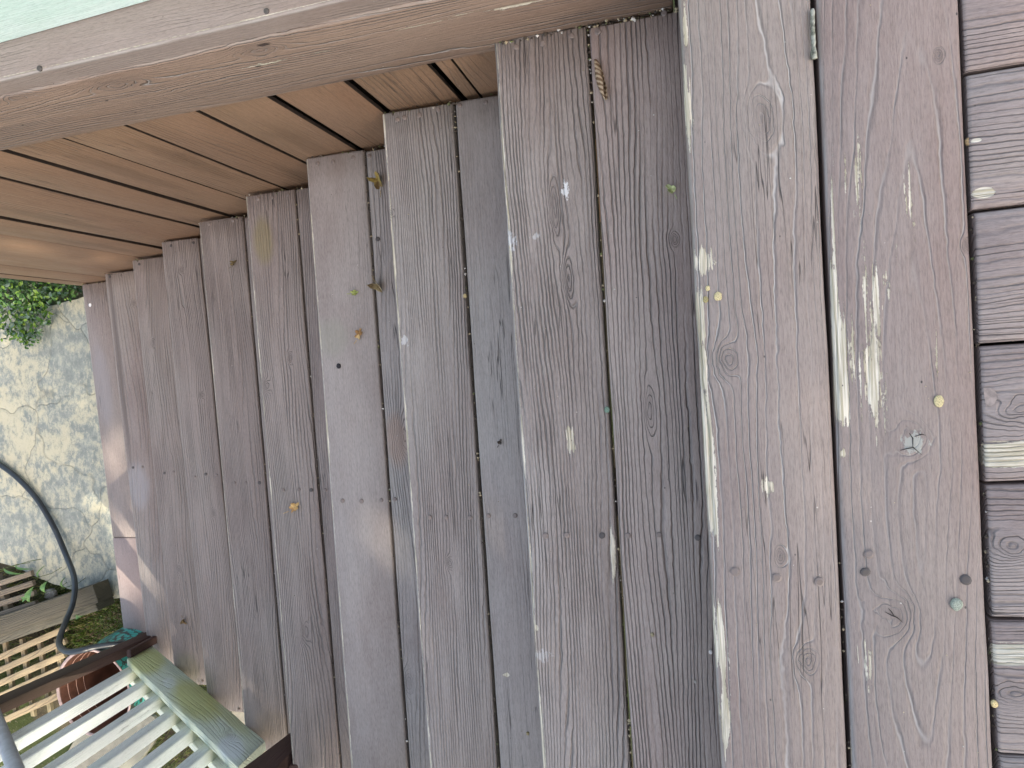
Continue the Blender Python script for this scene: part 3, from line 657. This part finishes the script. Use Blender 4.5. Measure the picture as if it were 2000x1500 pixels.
for (u, v, z, r) in [(10, 560, -1.66, .10), (50, 556, -1.68, .09), (85, 560, -1.69, .08), (115, 562, -1.72, .07), (140, 562, -1.75, .045), (20, 585, -1.72, .07), (60, 590, -1.74, .06), (-60, 560, -1.62, .12), (-160, 560, -1.60, .14), (90, 580, -1.75, .04), (40, 535, -1.60, .12), (110, 540, -1.68, .10), (0, 530, -1.55, .12)]:
    bl.append((tuple(onZ(u, v, z)), r, .8))
bush('leafy_shrub', bl, 2300, 'glossy small-leaved green shrub behind the far end of the plank wall', 'shrub')
# trailing shoots over the patio, belonging to a second low plant
V = []; Fc = []; mi = []
tr = thing('trailing_plant', onZ(45, 600, ZP), 'thin leafy green shoots trailing from the shrub over the patio edge', 'plant')
stm = flat('green_stem', (.10, .14, .04), .8, .3, 60)
for (pts) in [[(30, 590), (36, 620), (28, 645), (18, 660)], [(45, 590), (52, 625), (50, 650), (55, 672)], [(60, 590), (66, 620), (60, 655)], [(66, 600), (74, 630), (80, 668)], [(40, 600), (44, 640), (46, 660)], [(85, 590), (92, 612), (95, 630)], [(10, 590), (14, 620), (5, 640)]]:
    P = [onZ(u, v, ZP+.03+.02*(1-i/len(pts))) for i, (u, v) in enumerate(pts)]; C_ = catmull(P, 5)
    sweep('stem', C_, .0012, stm, tr, n=4)
    for p in C_:
        for _ in range(6):
            n0 = len(Fc); q_ = p+Vector((rng.uniform(-.02, .02), rng.uniform(-.02, .02), rng.uniform(-.005, .03))); LL = rng.uniform(.014, .03)
            leaf_geo(V, Fc, q_, LL, LL*.6, rng); mi += [rng.choices(range(4), (.15, .45, .2, .2))[0]]*(len(Fc)-n0)
tag(meshobj('foliage', V, Fc, None, tr, mats=LM, midx=mi), kind='stuff')

# grass and moss
def tufts(name, region, n, z, hmin, hmax, label, mats, w=.002):
    V = []; Fc = []; mi = []
    for _ in range(n):
        u = rng.uniform(region[0], region[2]); v = rng.uniform(region[1], region[3]); p = onZ(u, v, z); h = rng.uniform(hmin, hmax)
        d = Vector((rng.uniform(-1, 1), rng.uniform(-1, 1), 0)); s = Vector((-d.y, d.x, 0)).normalized()*w; b = len(V)
        V += [p-s, p+s, p+d*h*.35+Vector((0, 0, h*.7))+s*.6, p+d*h*.35+Vector((0, 0, h*.7))-s*.6, p+d*h*.9+Vector((0, 0, h*.9))]
        Fc += [(b, b+1, b+2, b+3), (b+3, b+2, b+4)]; mi += [rng.randrange(len(mats))]*2
    o = meshobj(name, V, Fc, None, mats=mats, midx=mi); return tag(o, label, 'grass', kind='stuff')
gm = [leafmat('grass_a', (.09, .14, .025), (.17, .22, .05)), leafmat('grass_b', (.20, .22, .06), (.30, .28, .10)), leafmat('grass_c', (.04, .09, .015), (.08, .14, .02))]
tufts('grass', (180, 1330, 600, 1620), 9000, ZP-.06, .01, .035, 'short yellow green mossy grass seen through the railing slats', gm)
tufts('moss', (120, 1165, 300, 1300), 5200, ZP-.062, .006, .022, 'dark green moss and litter between the patio and the teal pot', [gm[2], gm[0], leafmat('litter', (.12, .09, .05), (.2, .15, .09))], .003)
tufts('weeds', (0, 1110, 180, 1290), 900, ZP-.055, .01, .05, 'scattered green weeds under the wooden pallets', gm, .003)

# ------------------------------------------------------------------ PALLETS, TIMBER, POT, HOSE
def oldwood(name, ca, cb, seed): return wood(name, ca, cb, 90, seed, groove=.4, depth=.0012, smooth=.2, specks=.1, rough=.85, tint=[(.04, .3, .1, .2, (.10, .10, .05), .5)])
def barpx(name, a, b, z, w, th, mat, parent, N=(0, 0, 1), seed=0):
    A = onZ(*a, z); B = onZ(*b, z); d = (B-A).normalized(); s = Vector((-d.y, d.x, 0))*w/2
    return board(name, A+s, B+s, A-s, B-s, N, th, mat, parent, rad=.002, nseg=4, seed=seed)
pal1 = thing('wooden_pallet', onZ(40, 1150, ZP-.02), 'grey slatted wooden pallet on the far side of the old timber', 'pallet', None)
pal2 = thing('wooden_pallet', onZ(60, 1310, ZP-.02), 'yellower slatted wooden pallet with cross slats between the old timber and the pot', 'pallet', None)
sl1 = [oldwood('pallet_grey', (.17, .14, .10), (.25, .21, .15), 200), oldwood('pallet_grey_b', (.15, .125, .09), (.22, .18, .13), 201)]
sl2 = [oldwood('pallet_tan', (.30, .23, .13), (.38, .30, .18), 202), oldwood('pallet_tan_b', (.26, .205, .12), (.34, .27, .16), 203)]
for i in range(5):
    y = 1118+i*19.5
    barpx('slat', (-260, y+105), (60+i*3, y+2), ZP+.055, .026, .018, sl1[i % 2], pal1, seed=i)
for i in range(4): barpx('cross_slat', (-30+i*26-60, 1125), (10+i*26-60, 1235), ZP+.034, .03, .03, sl1[0], pal1, seed=i+9)
for i in range(6):
    y = 1229+i*26
    barpx('slat', (-260, y+170), (128-i*2, y-2), ZP+.065, .030, .016, sl2[i % 2], pal2, seed=i+20)
for i in range(7): barpx('cross_slat', (-96+i*34, 1248), (-72+i*34, 1400), ZP+.045, .024, .016, sl2[1], pal2, seed=i+40)
tim = thing('old_timber', onZ(95, 1215, ZP-.03), 'thick grey weathered timber lying between the two slatted pallets', 'timber')
barpx('beam', (-200, 1290), (186, 1160), ZP+.11, .085, .09, oldwood('timber_wood', (.075, .066, .042), (.115, .10, .066), 204), tim)
barpx('lower_beam', (-200, 1318), (188, 1184), ZP+.10, .045, .10, oldwood('timber_wood_low', (.10, .09, .06), (.15, .135, .09), 205), tim)
# big rounded leaves growing by the timber
wd = thing('broadleaf_weed', onZ(75, 1160, ZP), 'weed with broad blue green leaves growing by the end of the pallet', 'weed')
wm = leafmat('weed_leaf', (.10, .22, .06), (.17, .32, .09))
for (u, v, L, W, ang) in [(55, 1163, .085, .035, -1.1), (84, 1148, .06, .03, -1.2), (40, 1110, .10, .012, .15), (20, 1118, .12, .014, .2), (75, 1118, .07, .008, -.9), (120, 1140, .05, .008, -1.4), (150, 1205, .04, .02, 0), (45, 1170, .05, .025, -.3)]:
    c = onZ(u, v, ZP+.13); d = Vector((math.cos(ang), -math.sin(ang), .0)); s = Vector((-d.y, d.x, 0)); V = []; Fc = []
    n = 8
    for i in range(n+1):
        t = i/n; w_ = W*.5*math.sin(math.pi*min(1, t*.92+.08))**.8*(1.25-t*.6) if t < 1 else 0
        p = c+d*(t-.5)*L+Vector((0, 0, -.02*(t-.5)**2*4)); V += [p+s*w_+Vector((0, 0, .004)), p-Vector((0, 0, .003)), p-s*w_+Vector((0, 0, .004))]
    for i in range(n): b = i*3; Fc += [(b, b+1, b+4, b+3), (b+1, b+2, b+5, b+4)]
    meshobj('leaf', V, Fc, wm, wd, smooth=True)
    sweep('stalk', [c-d*L*.5, c-d*L*.55+Vector((.01, 0, -.08)), Vector((c.x, c.y, ZP-.06))], .0015, stm, wd, n=4)
st = meshobj('rock', *(lambda c: ([c+Vector((math.cos(a)*math.cos(b)*.035, math.sin(a)*math.cos(b)*.028, math.sin(b)*.02))*(1+.2*math.sin(3*a+b*5)) for b in (-.6, 0, .6, 1.2) for a in [i*math.pi/5 for i in range(10)]],
     [(j*10+i, j*10+(i+1) % 10, (j+1)*10+(i+1) % 10, (j+1)*10+i) for j in range(3) for i in range(10)]+[tuple(30+i for i in range(10))]))(onZ(100, 1160, ZP+.0)), flat('rock_grey', (.22, .21, .18), .9, .3, 60, .002), smooth=True)
tag(st, 'small grey stone among the weeds at the end of the pallet', 'stone')

# pot
pc = Vector((-2.466, -1.734, ZP-.055)); RZ = -1.40
pot = thing('glazed_pot', pc, 'large teal glazed plant pot with brown inside and the hose hanging in it', 'pot')
def lathe(name, prof, mat, parent, c, n=48, mats=None, mi=None):
    V = []; Fc = []; idx = []
    for (r, z) in prof:
        for k in range(n): th = 2*math.pi*k/n; V.append((c.x+r*math.cos(th), c.y+r*math.sin(th), z))
    for j in range(len(prof)-1):
        for k in range(n): Fc.append((j*n+k, j*n+(k+1) % n, (j+1)*n+(k+1) % n, (j+1)*n+k))
    return meshobj(name, V, Fc, mat, parent, smooth=True, origin=c)
def glaze():
    g = newmat('teal_glaze'); p = g.obj(); X, Y, Z = g.sep(p)
    a = g.math('ARCTAN2', Y, X); v = g.vor(g.xyz(a*11, Z*60, 0.0), 1.0, rnd=.9); n = g.noise(p, 60, 3, .7); n2 = g.noise(p, 9, 2)
    c = g.mix(g.ramp(v+(n-.5)*.5, .48, .62), (.06, .44, .38), (.06, .07, .06)); c = g.mix(g.ramp(n, .6, .7, 0, .5), c, (.25, .62, .55))
    c = g.mix(g.ramp(n2, .55, .7, 0, .5), c, (.13, .12, .11))
    band = g.ramp((Z-.355).abs(), .004, .007, 1.0, 0.0); c = g.mix(band, c, (.12, .55, .50))
    g.out(c, .28, g.bump(v, .003, .6), .5); return g.m
lathe('glazed_wall', [(.155, ZP-.05), (.175, ZP+.02), (.190, ZP+.12), (.183, ZP+.24), (.172, ZP+.30), (.180, RZ-.04), (.187, RZ-.02), (.186, RZ)], glaze(), pot, pc)
lathe('rim', [(.186, RZ), (.186, RZ+.003), (.182, RZ+.005), (.178, RZ+.003), (.173, RZ-.002)], flat('rim_glaze', (.40, .30, .27), .3, .2, 50, 0), pot, pc)
lathe('inner_wall', [(.1735, RZ), (.165, RZ-.05), (.170, ZP+.2), (.172, ZP+.12), (.15, ZP+.02), (.001, ZP+.015)], flat('inner_clay', (.13, .060, .038), .4, .3, 20, .0004), pot, pc)
im = flat('clay_ridge', (.55, .36, .28), .5, .2, 60, 0)
for (r, z) in ((.1665, RZ-.035), (.1645, RZ-.075), (.167, RZ-.115)):
    P = [(pc.x+r*math.cos(t), pc.y+r*math.sin(t), z) for t in [2.0+i*.12 for i in range(20)]]; sweep('ridge', P, .0011, im, pot, n=6)
# hose
hp = [onZ(-700, 860, ZP+.012), onZ(-300, 835, ZP+.012), onZ(-90, 868, ZP+.014), onZ(0, 908, ZP+.016), onZ(60, 960, ZP+.018), onZ(100, 1020, ZP+.022), onZ(128, 1082, ZP+.04), onZ(145, 1130, ZP+.11),
      onZ(143, 1175, ZP+.18), onZ(128, 1215, ZP+.26), onZ(117, 1245, ZP+.34), onZ(117, 1262, ZP+.38), onZ(132, 1273, ZP+.41), onZ(160, 1270, ZP+.41), onZ(185, 1264, ZP+.385)]
hp += [hp[-1]+Vector((.09, -.01, -.06)), hp[-1]+Vector((.12, -.10, -.20))]
sweep('garden_hose', catmull(hp, 8), .0125, flat('hose_rubber', (.030, .038, .045), .32, .15, 30, 0), n=14)
tag(bpy.data.objects['garden_hose'], 'black rubber garden hose curving over the patio into the teal pot', 'hose')

# ------------------------------------------------------------------ LITTER on the boards
def curled_leaf(name, u, v, z, size, col, label, seed, cat='dead leaf', lobes=5, curl=.5, rot=0.0, col2=None):
    r = random.Random(seed); c = onZ(u, v, z); V = [Vector((0, 0, 0))]; n = lobes*4; Fc = []
    for k in range(n):
        th = 2*math.pi*k/n; rr = size*(.55+.45*abs(math.cos(lobes*th/2)))*r.uniform(.8, 1.1)
        V.append(Vector((rr*math.cos(th), rr*math.sin(th)*.8, 0)))
    W = []
    for p in V:
        zz = curl*(p.y**2)/size*1.6 + .25*size*math.sin(p.x/size*4+seed) * .4; W.append(Vector((p.x, p.y*.8, zz)))
    W += [Vector((-size*1.0, 0, .1*size)), Vector((-size*1.7, size*.2, .25*size)), Vector((-size*1.7, size*.2+.0012, .25*size)), Vector((-size*1.0, .0016, .1*size))]
    zm = min(p.z for p in W); R_ = Matrix.Rotation(rot, 3, 'Z')
    W = [R_ @ (p-Vector((0, 0, zm))) + c + Vector((0, 0, .0012)) for p in W]
    Fc = [(0, k+1, (k+1) % n+1) for k in range(n)]; b = n+1; Fc.append((b, b+1, b+2, b+3))
    mt = flat(name+'_tissue', col, .6, .3, 150, .0004, col2)
    o = meshobj(name, W, Fc, mt); m = o.modifiers.new('thick', 'SOLIDIFY'); m.thickness = .0005
    return tag(o, label, cat)
curled_leaf('dead_leaf', 576, 990, -H[4], .020, (.56, .38, .15), 'golden curled leaf on the fourth tread beside a row of nails', 1, rot=.6, col2=(.36, .20, .07))
curled_leaf('dead_leaf', 740, 354, -H[3], .022, (.36, .28, .08), 'yellow green crumpled leaf at the wall end of the third tread', 2, rot=1.8, curl=1.2, col2=(.15, .10, .04))
curled_leaf('dead_leaf', 702, 652, -H[3], .015, (.30, .17, .06), 'small brown ragged leaf on the third tread, nearest the railing of three', 3, lobes=5, rot=1.2, col2=(.5, .36, .16))
curled_leaf('dead_leaf', 694, 572, -H[3], .011, (.30, .34, .10), 'tiny yellow green leaf on the front board of the third tread', 4, rot=.2, curl=1.0)
curled_leaf('dead_leaf', 740, 560, -H[3], .017, (.22, .16, .08), 'dark brown folded leaf on the back board of the third tread', 5, rot=-1.0, curl=2.0, lobes=3, col2=(.42, .36, .22))
curled_leaf('dead_leaf', 458, 515, -H[5], .012, (.16, .12, .05), 'crumpled olive brown leaf on the fifth tread', 6, rot=.8, curl=1.6)
curled_leaf('dead_leaf', 362, 1213, -H[7], .015, (.24, .17, .08), 'light brown folded leaf on the seventh tread near the lower post', 7, rot=-1.0, curl=1.8, lobes=3)
curled_leaf('dead_leaf', 1310, 370, -H[1], .0105, (.42, .45, .22), 'pale green leaf scrap beside the deck edge on the top tread', 8, rot=2.2, curl=1.2, lobes=3)
curled_leaf('dead_leaf', 977, 863, -H[2], .007, (.06, .05, .04), 'tiny dark leaf bud with a stalk on the back board of the second tread', 9, rot=1.2, curl=1.0, lobes=3, cat='leaf bud')
# rolled brown leaf
cl = onZ(1174, 157, -H[1]); V = []; Fc = []
for i in range(15):
    t = i/14; y = .030-.062*t; x = -.006+.012*t
    for k in range(9):
        th = k/8*5.2+t*2.0; r_ = .0065*(math.sin(math.pi*(t*.9+.05))**.6)*(1+.18*math.sin(k*2.1+i*.9))
        V.append(cl+Vector((x+r_*math.cos(th), y, .006+r_*math.sin(th))))
for i in range(14):
    for k in range(8): b = i*9+k; Fc.append((b, b+1, b+10, b+9))
g = newmat('rolled_leaf_tissue'); n = g.noise(g.obj(), 120, 3); X, Y, Z = g.sep(g.obj()); st_ = (Y*900+X*600).sin()
g.out(g.mix(g.ramp(st_*.25+n, .35, .7), (.16, .10, .055), (.42, .33, .22)), .65, g.bump(st_*.3, .0008), .3)
o = meshobj('rolled_leaf', V, Fc, g.m, smooth=True); m_ = o.modifiers.new('thick', 'SOLIDIFY'); m_.thickness = .0006
tag(o, 'brown tightly rolled dead leaf near the wall on the top tread', 'dead leaf')
# lichen twig in the deck gap
tw = [onZ(1587, 18, .002), onZ(1587, 45, .004), onZ(1588, 65, .003), onZ(1589, 90, .005), onZ(1590, 115, .004)]
o = sweep('twig', catmull(tw, 4), .003, flat('lichen_bark', (.14, .145, .11), .9, .6, 260, .001, (.36, .37, .31)), n=8, radii=[.0019+.0010*abs(math.sin(i*1.3))+(.0012 if i > 13 else 0) for i in range(17)])
tag(o, 'short lichen grey twig wedged in the gap between the two long deck boards', 'twig')
# seed discs, flakes and crumbs
def disc(name, u, v, z, r, col, label, cat, h=.3, group=None):
    c = onZ(u, v, z); V = []; n = 12; sc = [random.uniform(.9, 1.1) for _ in range(n)]
    for (rr, zz) in ((1, 0), (1.02, .5), (.8, .9), (.35, .8)):
        for k in range(n): V.append(c+Vector((math.cos(2*math.pi*k/n)*r*rr*sc[k]*.85, math.sin(2*math.pi*k/n)*r*rr*sc[k], r*h*zz+.0004)))
    Fc = [(j*n+k, j*n+(k+1) % n, (j+1)*n+(k+1) % n, (j+1)*n+k) for j in range(3) for k in range(n)]+[tuple(3*n+k for k in range(n))]
    key = 'seed_%d_%d_%d' % tuple(int(x*100) for x in col)
    g_ = None
    if key in bpy.data.materials: mt = bpy.data.materials[key]
    else:
        G_ = newmat(key); vv = G_.vor(G_.obj(), 900); G_.out(G_.mix(G_.ramp(vv, .2, .5), tuple(x*.45 for x in col), col), .8, G_.bump(vv, .0006), .2); mt = G_.m
    return tag(meshobj(name, V, Fc, mt, smooth=True), label, cat, group)
tanc = (.62, .54, .30)
disc('seed_disc', 1833, 783, 0, .0068, tanc, 'round yellow seed disc lying alone beside the big bare knot on the deck', 'seed')
disc('seed_disc', 1402, 579, 0, .0056, tanc, 'larger round seed disc of the three at the worn deck edge', 'seed')
disc('seed_disc', 1382, 563, 0, .0034, tanc, 'small round seed disc above the larger one at the worn deck edge', 'seed')
disc('seed_disc', 1378, 585, 0, .0040, (.34, .30, .15), 'dull olive seed husk below the larger disc at the worn deck edge', 'seed', h=.5)
disc('lichen_clump', 1867, 1180, 0, .0075, (.36, .40, .32), 'grey green lichen crumb on the second long deck board near a rusty nail', 'lichen', h=.6)
disc('lichen_clump', 1186, 800, -H[1], .0050, (.22, .32, .24), 'green lichen crumb over the gap in the top tread', 'lichen', h=.9)
disc('paint_spot', 176, 596, -H[9], .0085, (.95, .95, .95), 'small white spot on the lowest tread near the wall', 'spot', h=.05)
disc('dead_insect', 662, 715, -H[3], .0060, (.035, .035, .04), 'small black insect on the third tread', 'insect', h=.5)
disc('crumb', 1358, 1331, -H[1], .0026, (.5, .46, .4), 'pale crumb on the top tread, farthest from the wall', 'crumb', h=.8)
disc('crumb', 1274, 1239, -H[1], .0034, (.42, .36, .22), 'tan crumb on the back board of the top tread', 'crumb', h=.8)
disc('crumb', 1031, 1432, -H[2], .0034, (.36, .30, .16), 'olive crumb on the back board of the second tread', 'crumb', h=.8)
disc('crumb', 1388, 1273, -H[1], .0034, (.75, .7, .66), 'white crumb tucked against the deck edge on the top tread', 'crumb', h=.8)
disc('crumb', 909, 578, -H[2], .0045, (.5, .4, .2), 'round tan seed stuck in the gap of the second tread', 'seed', h=.9)
disc('crumb', 1941, 1373, -.004, .0045, (.75, .6, .3), 'golden seed in the gap beside the cross boards', 'seed', h=.9)
disc('crumb', 1890, 278, -.006, .0045, (.3, .22, .12), 'brown seed husk in the upper gap beside the cross boards', 'seed', h=.9)
# debris that has gathered along the joints: nobody could count it
V = []; Fc = []; mi = []
dm = [flat('debris_tan', (.40, .34, .22), .9, .3, 200, 0), flat('debris_dark', (.07, .055, .04), .9, .3, 200, 0), flat('debris_white', (.6, .58, .52), .9, .2, 200, 0), flat('debris_green', (.13, .15, .06), .9, .2, 200, 0)]
def crumb(p, r, m):
    b = len(V)
    for d in ((1, 0, 0), (0, 1, 0), (-1, 0, 0), (0, -1, 0), (0, 0, 1), (0, 0, -1)): V.append(Vector(p)+Vector(d)*r*rng.uniform(.5, 1.5))
    for (a, c2) in ((0, 1), (1, 2), (2, 3), (3, 0)): Fc.append((b+a, b+c2, b+4)); Fc.append((b+c2, b+a, b+5))
    mi.extend([m]*8)
for k in range(1, 6):
    gl = line_on(-H[k], GAP[k])
    for _ in range(70 if k < 3 else 45):
        y = WEND[k]-rng.random()**1.3*1.5; crumb((gl(y)+.0025, y, -H[k]-rng.uniform(.001, .006)), rng.uniform(.0008, .0028), rng.choices(range(4), (.35, .4, .12, .13))[0])
for k in range(1, 10):
    x0_, x1_ = Lf[k](0), Lf[k-1](0)
    for _ in range(120 if k == 1 else 30):
        x = rng.uniform(x0_, x1_); crumb((x, WEND[k]+rng.uniform(-.006, .004), -H[k]+rng.uniform(-.004, .003)), rng.uniform(.001, .0032), rng.choices(range(4), (.2, .5, .1, .2))[0])
for _ in range(90):
    y = rng.uniform(-1.5, .2); crumb((d3(y)+.005, y, -rng.uniform(.004, .012)), rng.uniform(.0008, .0026), rng.choices(range(4), (.3, .5, .1, .1))[0])
for _ in range(50):
    y = rng.uniform(-1.5, -.75); crumb((d1(y)+.003, y, -rng.uniform(.004, .012)), rng.uniform(.0008, .0026), rng.choices(range(4), (.35, .4, .15, .1))[0])
for _ in range(260):
    k = rng.randint(1, 8); y = rng.uniform(-1.45, 0); x = Lf[k](y)+rng.uniform(.01, .27); crumb((x, y, -H[k]+.0006), rng.uniform(.0005, .0013), rng.choices(range(4), (.4, .2, .35, .05))[0])
for _ in range(60):
    crumb((rng.uniform(.01, .55), rng.uniform(-1.1, .1), .0006), rng.uniform(.0004, .001), rng.choices(range(4), (.5, .1, .35, .05))[0])
tag(meshobj('debris', V, Fc, None, mats=dm, midx=mi), 'fine crumbs and leaf litter gathered in the board gaps and along the wall', 'debris', kind='stuff')

# ------------------------------------------------------------------ ADDED TREE (unseen, put towards the sun to shade the stairs)
tree = thing('added_shade_tree', (3.4, -4.6, ZP-.06), 'unseen leafy tree added beyond the deck to shade the stairs', 'tree')
cc = CAM*0+Vector((-1.1, -.8, -.9)) + S*7.6
bark = flat('added_tree_bark', (.12, .09, .06), .95, .4, 12, .01)
base = Vector((3.4, -4.6, ZP-.1))
sweep('added_trunk', [base, base+Vector((.05, .05, 1.8)), Vector((3.3, -4.7, 3.2)), Vector((cc.x*.98, cc.y, cc.z-.4))], .2, bark, tree, n=12, radii=[.26, .2, .16, .08])
for k in range(9):
    a = k*.7; e = cc+Vector((math.cos(a)*2.3, math.sin(a)*2.3, rng.uniform(-.6, .8)))
    sweep('added_limb', [Vector((3.3, -4.7, 2.6+.12*k)), Vector((3.3, -4.7, 3.2)).lerp(e, .55)+Vector((0, 0, .2)), e], .05, bark, tree, n=7, radii=[.08, .05, .015])
# gaps cut in the crown to place the sun patches (centre, radius, share of leaves missing)
beams = [(onZ(228, 860, -H[9]), .0, .9), (onZ(328, 885, -H[7]), .03, .95), (onZ(355, 765, -H[6]), -.05, .85), (onZ(235, 560, -H[8]), -.02, .92), (onW(235, 512), .0, .97), (onW(90, 492), .0, .97), (onW(300, 262), -.06, .7),
         (onZ(172, 860, ZP), .12, .5), (onZ(248, 1085, -H[9]), .04, .9), (onZ(318, 1060, -H[7]), -.05, .7), (onZ(265, 1190, -H[9]), .02, .8),
         (onZ(548, 1440, -H[5]), .05, .95), (onY(45, 1405, -1.58), .10, 1.0), (onY(130, 1370, -1.58), .0, .6), (onY(110, 1480, -1.58), .04, .9), (onY(255, 1300, -1.55), -.025, .97), (onY(300, 1345, -1.55), -.025, .97), (onY(350, 1395, -1.55), -.025, .97), (onY(400, 1445, -1.55), -.025, .97), (onY(440, 1485, -1.55), -.025, .97),
         (onZ(60, 1330, ZP), .10, .6), (onZ(20, 1140, ZP), .04, .4), (onZ(50, 575, -1.7), .10, .9), (onZ(10, 630, ZP), .05, .6)]
V = []; Fc = []; mi = []
e1 = S.cross(Vector((0, 0, 1))).normalized(); e2 = S.cross(e1)
cells = [(rng.uniform(-1, 1), rng.uniform(-1, 1), rng.uniform(-1, 1)) for _ in range(1)]
NL = 0
while NL < 9500:
    p = Vector((rng.uniform(-1, 1), rng.uniform(-1, 1), rng.uniform(-1, 1)))
    if p.length > 1 or (p.length < .45 and rng.random() < .4): continue
    if p.length > .8 and mnoise.noise(p*4) < -.05: continue
    P = cc+Vector((p.x*3.0, p.y*3.0, p.z*1.7)); NL += 1
    skip = False
    for (b, r, a) in beams:
        d = P+Vector((0, 0, 0))-b; t = d.dot(S); q = (d-S*t); rr = q.length
        if rr < r+.11 and rng.random() < a*1.0: skip = True; break
    if skip: continue
    n0 = len(Fc); LL = rng.uniform(.13, .24); leaf_geo(V, Fc, P, LL, LL*.62, rng, up=S*1.2); mi += [rng.choices((0, 1), (.5, .5))[0]]*(len(Fc)-n0)
added_crown = meshobj('added_crown', V, Fc, None, tree, mats=[leafmat('added_tree_leaf_a', (.04, .08, .02), (.06, .12, .03)), leafmat('added_tree_leaf_b', (.06, .12, .03), (.10, .17, .04))], midx=mi); tag(added_crown, kind='stuff')

for o in list(scene.objects):
    if o.parent is None and o.get('category') in ('dead leaf', 'seed', 'crumb', 'lichen', 'pallet', 'stone') and 'group' not in o:
        o['group'] = {'dead leaf': 'dead leaves on the stairs', 'seed': 'seeds dropped on the boards', 'crumb': 'pale crumbs on the treads', 'lichen': 'lichen crumbs on the boards', 'pallet': 'wooden pallets beside the patio', 'stone': 'stones on the ground'}[o['category']]
